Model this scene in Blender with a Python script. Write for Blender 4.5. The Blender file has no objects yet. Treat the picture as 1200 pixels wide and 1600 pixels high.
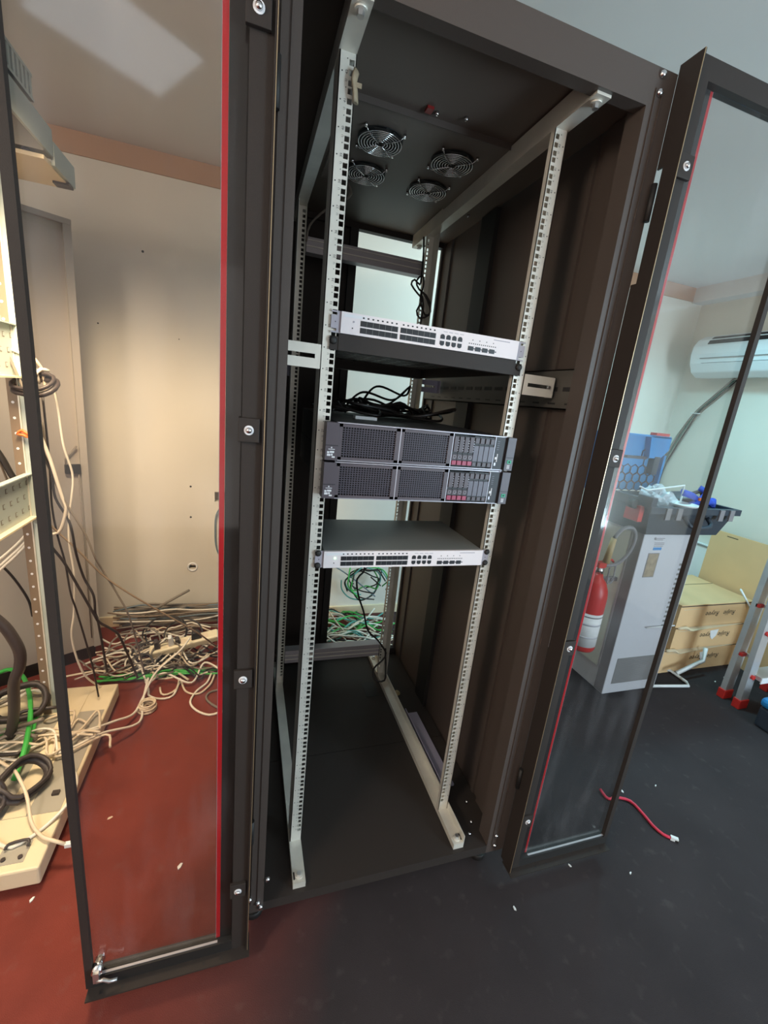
import bpy, bmesh, math, random
from mathutils import Vector, Matrix
SC = bpy.context.scene
COL = SC.collection

# ------------------------------------------------------------------ camera
cam = bpy.data.cameras.new('camera'); camo = bpy.data.objects.new('camera', cam); COL.objects.link(camo)
RX = Vector((0.95059746, -0.29252412, 0.10389467)); DN = Vector((0.02167836, -0.27131096, -0.96224758)); FW = Vector((0.30966839, 0.91696238, -0.25156607))
camo.matrix_world = Matrix(((RX.x, -DN.x, -FW.x, -0.40656), (RX.y, -DN.y, -FW.y, -0.98006), (RX.z, -DN.z, -FW.z, 1.43576), (0, 0, 0, 1)))
cam.sensor_fit = 'VERTICAL'; cam.sensor_height = 32; cam.lens = 667.26 / 1600 * 32; cam.clip_start = 0.02
SC.camera = camo
# ------------------------------------------------------------------ light and exposure
SC.view_settings.view_transform = 'Standard'; SC.view_settings.look = 'None'
SC.view_settings.exposure = 0.45; SC.view_settings.gamma = 1.0; SC.view_settings.use_curve_mapping = False
w = bpy.data.worlds.new('world'); SC.world = w; w.use_nodes = True
w.node_tree.nodes['Background'].inputs[0].default_value = (1.0, 0.94, 0.90, 1); w.node_tree.nodes['Background'].inputs[1].default_value = 0.58

def lamp(name, kind, loc, target, power, color, size=0.3, size_y=None, spot=None, blend=0.5):
    d = bpy.data.lights.new(name, kind); o = bpy.data.objects.new(name, d); COL.objects.link(o)
    o.location = loc; o.rotation_euler = (Vector(target) - Vector(loc)).to_track_quat('-Z', 'Y').to_euler()
    d.energy = power; d.color = color
    if kind == 'AREA':
        d.shape = 'RECTANGLE' if size_y else 'SQUARE'; d.size = size
        if size_y: d.size_y = size_y
    else:
        d.shadow_soft_size = size
    if kind == 'SPOT': d.spot_size = math.radians(spot); d.spot_blend = blend
    return o
lamp('warm_rack_lamp', 'SPOT', (-0.93, 0.38, 1.95), (-0.90, 1.26, 0.0), 100, (1.0, 0.78, 0.50), 0.20, spot=120, blend=0.8)
lamp('warm_left_fill', 'POINT', (-2.2, -1.6, 2.25), (0, 0, 0), 72, (1.0, 0.86, 0.70), 0.25)  # added fill for the left wall and ceiling, no such fixture
lamp('cool_ceiling_spot', 'SPOT', (1.75, 0.75, 2.40), (2.10, 1.05, 0.0), 72, (0.36, 0.85, 1.0), 0.12, spot=128, blend=0.8)
lamp('cool_rear_panel', 'AREA', (0.85, 1.0, 2.42), (0.75, 1.3, 0.0), 9, (0.60, 0.93, 1.0), 0.4)
lamp('front_fill_panel', 'AREA', (-0.80, -1.15, 2.42), (-0.6, -0.9, 0.0), 0.8, (0.75, 0.88, 1.0), 0.40, 0.28)  # unseen panel added to light the rails and reflect in the left glass
lamp('front_uplight_fill', 'AREA', (2.6, -2.6, 1.2), (0.9, 0.3, 2.3), 110, (0.62, 0.85, 1.0), 1.2, 1.4)  # added unseen area light, aimed upwards to brighten the ceiling

# ------------------------------------------------------------------ materials
def pm(name, col, rough=0.5, metal=0.0, spec=0.5, var=0.0, vscale=6.0, bump=0.0, bscale=200.0, col2=None, emit=None, coat=0.0):
    m = bpy.data.materials.new(name); m.use_nodes = True; nt = m.node_tree; b = nt.nodes['Principled BSDF']
    b.inputs['Base Color'].default_value = (*col, 1); b.inputs['Roughness'].default_value = rough
    b.inputs['Metallic'].default_value = metal; b.inputs['Specular IOR Level'].default_value = spec
    if coat: b.inputs['Coat Weight'].default_value = coat
    tc = nt.nodes.new('ShaderNodeTexCoord')
    if var or col2:
        n = nt.nodes.new('ShaderNodeTexNoise'); n.inputs['Scale'].default_value = vscale; n.inputs['Detail'].default_value = 6
        nt.links.new(tc.outputs['Object'], n.inputs['Vector'])
        mx = nt.nodes.new('ShaderNodeMix'); mx.data_type = 'RGBA'
        r = nt.nodes.new('ShaderNodeMapRange'); r.inputs[1].default_value = 0.3; r.inputs[2].default_value = 0.7
        nt.links.new(n.outputs['Fac'], r.inputs[0]); nt.links.new(r.outputs[0], mx.inputs[0])
        c2 = col2 if col2 else tuple(c * (1 - var) for c in col)
        mx.inputs[6].default_value = (*col, 1); mx.inputs[7].default_value = (*c2, 1)
        nt.links.new(mx.outputs[2], b.inputs['Base Color'])
    if bump:
        n = nt.nodes.new('ShaderNodeTexNoise'); n.inputs['Scale'].default_value = bscale; n.inputs['Detail'].default_value = 3
        nt.links.new(tc.outputs['Object'], n.inputs['Vector'])
        bp = nt.nodes.new('ShaderNodeBump'); bp.inputs['Strength'].default_value = bump; bp.inputs['Distance'].default_value = 0.003
        nt.links.new(n.outputs['Fac'], bp.inputs['Height']); nt.links.new(bp.outputs['Normal'], b.inputs['Normal'])
    if emit:
        b.inputs['Emission Color'].default_value = (*emit[0], 1); b.inputs['Emission Strength'].default_value = emit[1]
    return m

def glass_mat(name, tint, smear=0.05):
    m = bpy.data.materials.new(name); m.use_nodes = True; nt = m.node_tree; nt.nodes.remove(nt.nodes['Principled BSDF'])
    out = nt.nodes['Material Output']
    t = nt.nodes.new('ShaderNodeBsdfTransparent'); t.inputs[0].default_value = (*tint, 1)
    g = nt.nodes.new('ShaderNodeBsdfGlossy'); g.inputs['Roughness'].default_value = 0.06; g.inputs[0].default_value = (0.9, 0.9, 0.9, 1)
    lw = nt.nodes.new('ShaderNodeLayerWeight'); lw.inputs[0].default_value = 0.5; pw = nt.nodes.new('ShaderNodeMath'); pw.operation = 'POWER'; pw.inputs[1].default_value = 4.0; nt.links.new(lw.outputs['Facing'], pw.inputs[0])
    fr = nt.nodes.new('ShaderNodeMath'); fr.operation = 'MULTIPLY_ADD'; fr.inputs[1].default_value = 0.75; fr.inputs[2].default_value = 0.03; nt.links.new(pw.outputs[0], fr.inputs[0])
    a = nt.nodes.new('ShaderNodeMixShader'); nt.links.new(fr.outputs[0], a.inputs[0]); nt.links.new(t.outputs[0], a.inputs[1]); nt.links.new(g.outputs[0], a.inputs[2])
    d = nt.nodes.new('ShaderNodeBsdfDiffuse'); d.inputs[0].default_value = (0.75, 0.75, 0.78, 1)
    tc = nt.nodes.new('ShaderNodeTexCoord'); mp = nt.nodes.new('ShaderNodeMapping'); mp.inputs['Rotation'].default_value = (0, 0.9, 0); mp.inputs['Scale'].default_value = (9, 1, 2.2)
    n = nt.nodes.new('ShaderNodeTexNoise'); n.inputs['Scale'].default_value = 1.6; n.inputs['Detail'].default_value = 8
    nt.links.new(tc.outputs['Object'], mp.inputs[0]); nt.links.new(mp.outputs[0], n.inputs['Vector'])
    r = nt.nodes.new('ShaderNodeMapRange'); r.inputs[1].default_value = 0.5; r.inputs[2].default_value = 0.85; r.inputs[3].default_value = 0.004; r.inputs[4].default_value = smear
    nt.links.new(n.outputs['Fac'], r.inputs[0])
    bm_ = nt.nodes.new('ShaderNodeMixShader'); nt.links.new(r.outputs[0], bm_.inputs[0]); nt.links.new(a.outputs[0], bm_.inputs[1]); nt.links.new(d.outputs[0], bm_.inputs[2])
    nt.links.new(bm_.outputs[0], out.inputs[0])
    return m

def clear_plastic(name, col, k=0.5, rough=0.25):
    m = bpy.data.materials.new(name); m.use_nodes = True; nt = m.node_tree; b = nt.nodes['Principled BSDF']; out = nt.nodes['Material Output']
    b.inputs['Base Color'].default_value = (*col, 1); b.inputs['Roughness'].default_value = rough
    t = nt.nodes.new('ShaderNodeBsdfTransparent'); a = nt.nodes.new('ShaderNodeMixShader'); a.inputs[0].default_value = k
    nt.links.new(t.outputs[0], a.inputs[1]); nt.links.new(b.outputs[0], a.inputs[2]); nt.links.new(a.outputs[0], out.inputs[0])
    return m

M = {}
M['black_inner'] = pm('hazed_black_coat', (0.074, 0.056, 0.048), 0.5, spec=0.5, bump=0.15, bscale=900)  # black powder coat with the haze's brightness put into the colour
M['roof'] = pm('hazed_roof_coat', (0.135, 0.105, 0.088), 0.5, spec=0.5)  # same black coat, lightened further for the stronger haze overhead
M['black'] = pm('black_powder_coat', (0.036, 0.029, 0.026), 0.55, spec=0.22, bump=0.15, bscale=900)
M['black_flat'] = pm('black_matte_steel', (0.016, 0.014, 0.013), 0.6)
M['edge'] = pm('yellow_edge_glint', (0.55, 0.42, 0.26), 0.3, 0.7)  # painted glint for light catching the door edges
M['zinc'] = pm('galvanised_steel', (0.80, 0.77, 0.69), 0.42, 0.30, var=0.22, vscale=9)
M['zinc_bright'] = pm('bright_zinc', (0.72, 0.73, 0.74), 0.28, 0.9, var=0.15, vscale=12)
M['chrome'] = pm('chrome', (0.8, 0.8, 0.82), 0.18, 1.0)
M['dark_hole'] = pm('dark_recess', (0.008, 0.007, 0.008), 0.6)
M['print'] = pm('rail_print', (0.10, 0.10, 0.10), 0.7)
M['slot_rail'] = pm('dark_grey_strut', (0.075, 0.068, 0.06), 0.5)
M['alu'] = pm('grey_aluminium', (0.42, 0.39, 0.41), 0.45, 0.35, var=0.1)
M['switch'] = pm('switch_front_grey', (0.80, 0.73, 0.74), 0.45)
M['switch_body'] = pm('switch_cover_grey', (0.30, 0.32, 0.31), 0.36, 0.2)
M['ear'] = pm('switch_ear_grey', (0.40, 0.37, 0.42), 0.5)
M['port'] = pm('port_black', (0.012, 0.012, 0.016), 0.4)
M['srv'] = pm('server_purple_grey', (0.085, 0.068, 0.082), 0.45)
M['srv_light'] = pm('server_edge_grey', (0.38, 0.36, 0.40), 0.4, 0.4)
M['srv_dark'] = pm('server_black', (0.018, 0.016, 0.020), 0.5)
M['srv_blank'] = pm('drive_blank_grey', (0.10, 0.09, 0.12), 0.4)
M['srv_red'] = pm('drive_latch_maroon', (0.33, 0.035, 0.09), 0.4)
M['srv_green'] = pm('server_green_label', (0.02, 0.35, 0.20), 0.5)
M['led'] = pm('green_led', (0.3, 0.9, 0.4), 0.4, emit=((0.45, 1.0, 0.5), 2.5))
M['white_print'] = pm('white_print', (0.75, 0.75, 0.78), 0.6)
M['red_seal'] = pm('red_edge_strip', (0.60, 0.012, 0.020), 0.35)
M['red'] = pm('red_plastic', (0.55, 0.03, 0.025), 0.4)
M['rocker'] = pm('red_rocker', (0.22, 0.012, 0.010), 0.4)
M['glass'] = glass_mat('door_acrylic', (0.90, 0.885, 0.875), 0.045)
M['wall'] = pm('cream_paint', (0.72, 0.68, 0.60), 0.75, var=0.07, vscale=2.2, bump=0.12, bscale=18)
M['ceil'] = pm('ceiling_paint', (0.74, 0.72, 0.70), 0.8, var=0.08, vscale=1.5)
M['band'] = pm('tan_cornice', (0.46, 0.27, 0.17), 0.75, var=0.1, vscale=3)
M['beige'] = pm('beige_steel', (0.80, 0.68, 0.47), 0.5, var=0.06, vscale=3)
M['greypaint'] = pm('grey_beige_steel', (0.40, 0.36, 0.32), 0.5, var=0.05, vscale=2)
M['greymetal'] = pm('grey_tray', (0.40, 0.37, 0.31), 0.55, var=0.12, vscale=5)
M['bluegrey'] = pm('pale_blue_grey_steel', (0.42, 0.48, 0.46), 0.5)
M['white_cable'] = pm('white_cable', (0.80, 0.74, 0.64), 0.45)
M['cream_cable'] = pm('cream_cable', (0.72, 0.60, 0.45), 0.5)
M['grey_cable'] = pm('grey_cable', (0.20, 0.17, 0.14), 0.5)
M['black_cable'] = pm('black_cable', (0.018, 0.014, 0.013), 0.45)
M['brown_cable'] = pm('brown_grey_cable', (0.22, 0.16, 0.11), 0.5)
M['green_cable'] = pm('green_cable', (0.05, 0.42, 0.07), 0.45)
M['blue_cable'] = pm('blue_grey_cable', (0.16, 0.22, 0.26), 0.5)
M['teal_cable'] = pm('teal_cable', (0.10, 0.36, 0.30), 0.5)
M['teal_dark'] = pm('dark_green_cable', (0.02, 0.10, 0.07), 0.5)
M['red_cable'] = pm('red_cable', (0.62, 0.03, 0.07), 0.4)
M['orange'] = pm('orange_string', (0.85, 0.20, 0.05), 0.5)
M['ring'] = pm('dark_brown_plastic', (0.045, 0.035, 0.035), 0.45)
M['cardboard'] = pm('cardboard', (0.76, 0.50, 0.26), 0.8, var=0.1, vscale=4)
M['cardboard_edge'] = pm('cardboard_flap', (0.68, 0.56, 0.38), 0.8, var=0.1, vscale=8)
M['ink'] = pm('black_ink', (0.03, 0.025, 0.02), 0.7)
M['paper'] = pm('white_paper', (0.82, 0.82, 0.82), 0.7, var=0.1, vscale=30)
M['plastic_white'] = pm('white_plastic', (0.78, 0.80, 0.80), 0.4)
M['cream_plastic'] = pm('cream_plastic', (0.78, 0.70, 0.50), 0.45)
M['ac'] = pm('air_conditioner_white', (0.74, 0.78, 0.80), 0.35)
M['ups'] = pm('grey_painted_steel', (0.60, 0.60, 0.64), 0.5, var=0.04, vscale=3)
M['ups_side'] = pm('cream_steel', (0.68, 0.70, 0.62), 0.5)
M['ups_dark'] = pm('dark_unit_grey', (0.22, 0.21, 0.22), 0.5)
M['vent'] = pm('grey_vent', (0.23, 0.23, 0.22), 0.6)
M['case_dark'] = pm('black_tool_case', (0.028, 0.040, 0.058), 0.45)
M['case_blue'] = pm('blue_plastic', (0.02, 0.24, 0.58), 0.4)
M['bag'] = clear_plastic('clear_bag', (0.8, 0.85, 0.9), 0.45)
M['tool_blue'] = pm('royal_blue_cloth', (0.02, 0.06, 0.42), 0.7)
M['ladder'] = pm('ladder_aluminium', (0.62, 0.64, 0.66), 0.38, 0.55, var=0.15, vscale=10)
M['brass'] = pm('tan_hose_grip', (0.45, 0.33, 0.16), 0.5)
M['tape'] = pm('brown_tape', (0.42, 0.33, 0.22), 0.6, var=0.4, vscale=40)
M['purple'] = pm('lilac_label', (0.34, 0.32, 0.42), 0.5)

def carpet():
    m = bpy.data.materials.new('maroon_slate_carpet'); m.use_nodes = True; nt = m.node_tree; b = nt.nodes['Principled BSDF']
    b.inputs['Roughness'].default_value = 0.95; b.inputs['Specular IOR Level'].default_value = 0.15
    tc = nt.nodes.new('ShaderNodeTexCoord')
    def noise(s, d=6):
        n = nt.nodes.new('ShaderNodeTexNoise'); n.inputs['Scale'].default_value = s; n.inputs['Detail'].default_value = d
        nt.links.new(tc.outputs['Object'], n.inputs['Vector']); return n.outputs['Fac']
    def mixc(f, a, c):
        x = nt.nodes.new('ShaderNodeMix'); x.data_type = 'RGBA'; nt.links.new(f, x.inputs[0])
        for s, v in ((6, a), (7, c)):
            if isinstance(v, tuple): x.inputs[s].default_value = (*v, 1)
            else: nt.links.new(v, x.inputs[s])
        return x.outputs[2]
    def rng(v, a, b_, c=0.0, d=1.0):
        r = nt.nodes.new('ShaderNodeMapRange'); r.inputs[1].default_value = a; r.inputs[2].default_value = b_; r.inputs[3].default_value = c; r.inputs[4].default_value = d
        nt.links.new(v, r.inputs[0]); return r.outputs[0]
    maroon = mixc(rng(noise(5), 0.35, 0.7), (0.215, 0.048, 0.036), (0.155, 0.036, 0.028))
    slate = mixc(rng(noise(3.5), 0.35, 0.7), (0.047, 0.039, 0.041), (0.036, 0.030, 0.032))
    sp = nt.nodes.new('ShaderNodeSeparateXYZ'); nt.links.new(tc.outputs['Object'], sp.inputs[0])
    ad = nt.nodes.new('ShaderNodeMath'); ad.operation = 'MULTIPLY_ADD'; nt.links.new(noise(2.0), ad.inputs[0]); ad.inputs[1].default_value = 0.5; yx = nt.nodes.new('ShaderNodeMath'); yx.operation = 'MULTIPLY_ADD'; nt.links.new(sp.outputs['Y'], yx.inputs[0]); yx.inputs[1].default_value = -0.5; nt.links.new(sp.outputs['X'], yx.inputs[2]); nt.links.new(yx.outputs[0], ad.inputs[2])
    base = mixc(rng(ad.outputs[0], CARPET[0], CARPET[1]), maroon, slate)  # maroon gives way to slate towards the right and front
    dust = mixc(rng(noise(22, 8), 0.60, 0.80, 0, 0.14), base, (0.25, 0.21, 0.20))
    nt.links.new(dust, b.inputs['Base Color'])
    bp = nt.nodes.new('ShaderNodeBump'); bp.inputs['Strength'].default_value = 0.4; bp.inputs['Distance'].default_value = 0.004
    nt.links.new(noise(500, 2), bp.inputs['Height']); nt.links.new(bp.outputs['Normal'], b.inputs['Normal'])
    return m
CARPET = (-0.45, 0.25)
M['carpet'] = carpet()

# ------------------------------------------------------------------ mesh builder
class MB:
    def __init__(s): s.bm = bmesh.new(); s.mats = []
    def _mi(s, m):
        if m not in s.mats: s.mats.append(m)
        return s.mats.index(m)
    def box(s, x0, x1, y0, y1, z0, z1, m='black', mat=None):
        v = [s.bm.verts.new(Vector((x, y, z))) for x in (x0, x1) for y in (y0, y1) for z in (z0, z1)]
        if mat:
            for q in v: q.co = mat @ q.co
        i = s._mi(m)
        for f in ((0, 1, 3, 2), (4, 6, 7, 5), (0, 4, 5, 1), (2, 3, 7, 6), (0, 2, 6, 4), (1, 5, 7, 3)):
            s.bm.faces.new([v[k] for k in f]).material_index = i
        return s
    def cyl(s, p0, p1, r0, r1=None, n=16, m='black', smooth=True):
        r1 = r0 if r1 is None else r1; p0 = Vector(p0); p1 = Vector(p1); d = (p1 - p0).normalized()
        a = d.orthogonal().normalized(); b = d.cross(a); i = s._mi(m)
        A = [s.bm.verts.new(p0 + r0 * (a * math.cos(t) + b * math.sin(t))) for t in (2 * math.pi * k / n for k in range(n))]
        B = [s.bm.verts.new(p1 + r1 * (a * math.cos(t) + b * math.sin(t))) for t in (2 * math.pi * k / n for k in range(n))]
        for k in range(n):
            f = s.bm.faces.new((A[k], A[(k + 1) % n], B[(k + 1) % n], B[k])); f.material_index = i; f.smooth = smooth
        s.bm.faces.new(A[::-1]).material_index = i; s.bm.faces.new(B).material_index = i
        return s
    def lathe(s, c, prof, n=24, m='black', axis=(0, 0, 1)):
        c = Vector(c); d = Vector(axis).normalized(); a = d.orthogonal().normalized(); b = d.cross(a); i = s._mi(m); rings = []
        for r, z in prof:
            r = max(r, 1e-4)
            rings.append([s.bm.verts.new(c + d * z + r * (a * math.cos(2 * math.pi * k / n) + b * math.sin(2 * math.pi * k / n))) for k in range(n)])
        for A, B in zip(rings, rings[1:]):
            for k in range(n):
                f = s.bm.faces.new((A[k], A[(k + 1) % n], B[(k + 1) % n], B[k])); f.material_index = i; f.smooth = True
        s.bm.faces.new(rings[0][::-1]).material_index = i; s.bm.faces.new(rings[-1]).material_index = i
        return s
    def tube(s, pts, r, n=7, m='black', curve=True, closed=False, flat=1.0):
        P = [Vector(p) for p in pts]
        if curve and len(P) > 2:
            Q = []; L = len(P)
            for k in range(L if closed else L - 1):
                p1 = P[k]; p2 = P[(k + 1) % L]
                p0 = P[(k - 1) % L] if (closed or k > 0) else p1 * 2 - p2
                p3 = P[(k + 2) % L] if (closed or k < L - 2) else p2 * 2 - p1
                st = max(2, min(8, int((p2 - p1).length / 0.015)))
                for j in range(st):
                    t = j / st
                    Q.append(0.5 * (2 * p1 + (p2 - p0) * t + (2 * p0 - 5 * p1 + 4 * p2 - p3) * t * t + (3 * p1 - p0 - 3 * p2 + p3) * t ** 3))
            if not closed: Q.append(P[-1])
            P = Q
        i = s._mi(m); rings = []; L = len(P); up = None
        for k in range(L):
            if closed: d = P[(k + 1) % L] - P[k - 1]
            else: d = P[min(k + 1, L - 1)] - P[max(k - 1, 0)]
            if d.length < 1e-9: d = Vector((0, 0, 1))
            d.normalize()
            if up is None: up = d.orthogonal().normalized()
            up = up - d * up.dot(d)
            up = up.normalized() if up.length > 1e-6 else d.orthogonal().normalized()
            b = d.cross(up)
            rings.append([s.bm.verts.new(P[k] + r * (up * math.cos(2 * math.pi * q / n) + b * flat * math.sin(2 * math.pi * q / n))) for q in range(n)])
        for k in range(L if closed else L - 1):
            A = rings[k]; B = rings[(k + 1) % L]
            for q in range(n):
                f = s.bm.faces.new((A[q], A[(q + 1) % n], B[(q + 1) % n], B[q])); f.material_index = i; f.smooth = True
        if not closed:
            s.bm.faces.new(rings[0][::-1]).material_index = i; s.bm.faces.new(rings[-1]).material_index = i
        return s
    def prism(s, poly, vec, m='black'):
        vec = Vector(vec); A = [s.bm.verts.new(Vector(p)) for p in poly]; B = [s.bm.verts.new(Vector(p) + vec) for p in poly]; i = s._mi(m); n = len(A)
        s.bm.faces.new(A[::-1]).material_index = i; s.bm.faces.new(B).material_index = i
        for k in range(n): s.bm.faces.new((A[k], A[(k + 1) % n], B[(k + 1) % n], B[k])).material_index = i
        return s
    def torus(s, c, R, r, n=32, k=6, m='chrome', ax='z'):
        pts = []
        for j in range(n):
            t = 2 * math.pi * j / n; a, b = R * math.cos(t), R * math.sin(t)
            pts.append({'z': (c[0] + a, c[1] + b, c[2]), 'y': (c[0] + a, c[1], c[2] + b), 'x': (c[0], c[1] + a, c[2] + b)}[ax])
        return s.tube(pts, r, k, m, curve=False, closed=True)
    def text(s, body, size, mat, m='ink', ext=0.0002, shear=0.0):
        c = bpy.data.curves.new('lettering', 'FONT'); c.body = body; c.size = size; c.align_x = 'CENTER'; c.align_y = 'CENTER'; c.extrude = ext; c.resolution_u = 2; c.shear = shear
        o = bpy.data.objects.new('lettering', c); me = o.to_mesh()
        n0 = len(s.bm.verts); f0 = len(s.bm.faces); s.bm.from_mesh(me); s.bm.verts.ensure_lookup_table(); s.bm.faces.ensure_lookup_table(); i = s._mi(m)
        for v in s.bm.verts[n0:]: v.co = mat @ v.co
        for f in s.bm.faces[f0:]: f.material_index = i
        o.to_mesh_clear(); bpy.data.objects.remove(o); bpy.data.curves.remove(c)
        return s

def wloc(o):
    v = Vector((0, 0, 0))
    while o: v = v + o.location; o = o.parent
    return v
def obj(name, mb, parent=None, label=None, cat=None, group=None, kind=None, at=None, bevel=0):
    bmesh.ops.recalc_face_normals(mb.bm, faces=mb.bm.faces[:])
    off = wloc(parent) if parent else Vector(at) if at else None
    if off is None:
        vs = [v.co for v in mb.bm.verts]
        off = Vector(((min(v.x for v in vs) + max(v.x for v in vs)) / 2, (min(v.y for v in vs) + max(v.y for v in vs)) / 2, min(v.z for v in vs)))
        if kind == 'structure': off = Vector((0, 0, 0))
    for v in mb.bm.verts: v.co -= off
    me = bpy.data.meshes.new(name); mb.bm.to_mesh(me); mb.bm.free()
    for m in mb.mats: me.materials.append(M[m])
    o = bpy.data.objects.new(name, me); COL.objects.link(o)
    if parent: o.parent = parent
    else: o.location = off
    if bevel:
        b = o.modifiers.new('bevel', 'BEVEL'); b.width = bevel; b.segments = 2; b.limit_method = 'ANGLE'
    tag(o, label, cat, group, kind); return o
def tag(o, label=None, cat=None, group=None, kind=None):
    if label: o['label'] = label
    if cat: o['category'] = cat
    if group: o['group'] = group
    if kind: o['kind'] = kind
    return o
def thing(name, loc, label, cat, group=None):
    o = bpy.data.objects.new(name, None); COL.objects.link(o); o.location = loc; o.empty_display_size = 0.05
    return tag(o, label, cat, group)
def dup_tree(o, parent=None):
    c = o.copy(); COL.objects.link(c)
    if parent: c.parent = parent
    for ch in o.children: dup_tree(ch, c)
    return c
def Rz(a): return Matrix.Rotation(a, 4, 'Z')
def T(*v): return Matrix.Translation(v)
# text lying in a plane facing -Y (towards the viewer)
def face_front(x, y, z, rot=0.0): return T(x, y, z) @ Matrix.Rotation(math.pi / 2, 4, 'X') @ Matrix.Rotation(rot, 4, 'Z')

# ------------------------------------------------------------------ the room
CZ = 2.437
obj('floor', MB().box(-4, 2.9, -3.8, 1.75, -0.1, 0, 'carpet'), kind='structure')
obj('ceiling', MB().box(-4, 2.9, -3.8, 1.75, CZ, CZ + 0.1, 'ceil'), kind='structure')
obj('wall_right', MB().box(2.72, 2.85, -3.8, 1.75, 0, CZ, 'wall'), kind='structure')
obj('wall_left', MB().box(-3.2, -3.1, -3.8, 1.75, 0, CZ, 'wall'), kind='structure')
# back wall, with the punched cable holes
wb = MB(); X0, X1 = -4.0, 2.75
hx0, hx1, hz0, hz1 = -0.715, -0.677, 0.35, 0.372
gx0, gx1, gz0, gz1 = -0.575, -0.515, 0.765, 0.825
wb.box(X0, X1, 1.6, 1.75, gz1, CZ, 'wall').box(X0, gx0, 1.6, 1.75, gz0, gz1, 'wall').box(gx1, X1, 1.6, 1.75, gz0, gz1, 'wall')
wb.box(X0, X1, 1.6, 1.75, hz1, gz0, 'wall').box(X0, hx0, 1.6, 1.75, hz0, hz1, 'wall').box(hx1, X1, 1.6, 1.75, hz0, hz1, 'wall').box(X0, X1, 1.6, 1.75, 0, hz0, 'wall')
wb.box(hx0, hx1, 1.64, 1.65, hz0, hz1, 'dark_hole').box(gx0, gx1, 1.66, 1.67, gz0, gz1, 'tape')
for x, z, r in ((-0.904, 2.008, 0.006), (-0.702, 0.852, 0.006), (-0.703, 0.671, 0.006), (-1.111, 1.654, 0.004), (-0.75, 1.63, 0.003)):
    wb.cyl((x, 1.5995, z), (x, 1.606, z), r, n=8, m='dark_hole')
wb.torus((-0.696, 1.6, 0.361), 0.024, 0.006, 14, 5, 'paper', 'y')
obj('wall_back', wb, kind='structure')
obj('trim_1', MB().box(-3.1, 2.62, 1.592, 1.6, 2.346, CZ, 'band'), kind='structure')
obj('trim_2', MB().box(2.62, 2.72, -3.8, 1.6, 2.338, CZ, 'ceil'), kind='structure')
obj('baseboard_back', MB().box(-3.1, 2.70, 1.585, 1.6, 0, 0.06, 'beige'), kind='structure')

# ------------------------------------------------------------------ the open server cabinet
U = 0.04445; ZT = 2.0 + U            # top of the highest rack unit
cab = thing('server_cabinet', (0, 0.41, 0), 'tall black server cabinet with both glass front doors swung wide open', 'server cabinet')
YF, YB = -0.13, 0.95
for sx in (-1, 1):
    a = MB()
    def bx(x0, x1, *r, m='black_inner'): a.box(min(sx * x0, sx * x1), max(sx * x0, sx * x1), *r, m)
    bx(0.338, 0.400, YF, YF + 0.012, 0.095, 2.125); bx(0.388, 0.400, YF + 0.012, YF + 0.09, 0.095, 2.125)
    bx(0.338, 0.350, YF + 0.012, YF + 0.05, 0.125, 2.10); bx(0.353, 0.3545, YF - 0.003, YF, 0.125, 2.09); bx(0.369, 0.3705, YF - 0.003, YF, 0.125, 2.09)
    obj('corner_post', a, cab)
    a = MB(); bx(0.385, 0.400, YB - 0.09, YB, 0.095, 2.125); bx(0.375, 0.385, YB - 0.015, YB, 0.095, 2.125)
    obj('corner_post', a, cab)
    a = MB(); bx(0.392, 0.3995, YF + 0.091, YB - 0.091, 0.11, 2.12); bx(0.376, 0.392, 0.50, 0.60, 0.125, 2.10, m='black_flat'); bx(0.380, 0.392, -0.04, 0.02, 0.125, 2.10); bx(0.384, 0.392, 0.05, 0.065, 0.125, 2.10)
    obj('side_panel', a, cab)
a = MB().box(-0.338, 0.338, YF, YF + 0.012, 2.058, 2.125, 'black_inner').box(-0.338, 0.338, YF + 0.012, YF + 0.04, 2.121, 2.125, 'black_inner').box(-0.338, 0.338, YF + 0.012, YF + 0.03, 2.058, 2.064, 'black_inner')
obj('top_beam', a, cab)
obj('top_beam', MB().box(-0.375, 0.375, YB - 0.03, YB, 2.085, 2.124), cab)
obj('bottom_beam', MB().box(-0.338, 0.338, YF, YF + 0.012, 0.095, 0.125), cab)
obj('bottom_beam', MB().box(-0.375, 0.375, YB - 0.03, YB, 0.095, 0.155), cab)
obj('roof_panel', MB().box(-0.388, 0.388, YF + 0.012, YB - 0.03, 2.105, 2.12, 'roof'), cab)
bp = MB().box(-0.388, 0.388, YF + 0.012, 0.32, 0.105, 0.125, 'black').box(-0.388, 0.388, 0.322, YB - 0.03, 0.105, 0.125, 'black').box(0.14, 0.20, 0.60, 0.70, 0.125, 0.126, 'dark_hole')
obj('base_panel', bp, cab)
for x in (-0.36, 0.36):
    for y in (-0.06, 0.86):
        obj('foot', MB().cyl((x, y, 0.0), (x, y, 0.02), 0.028, m='black_flat').cyl((x, y, 0.02), (x, y, 0.10), 0.008, m='zinc'), cab)
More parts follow.
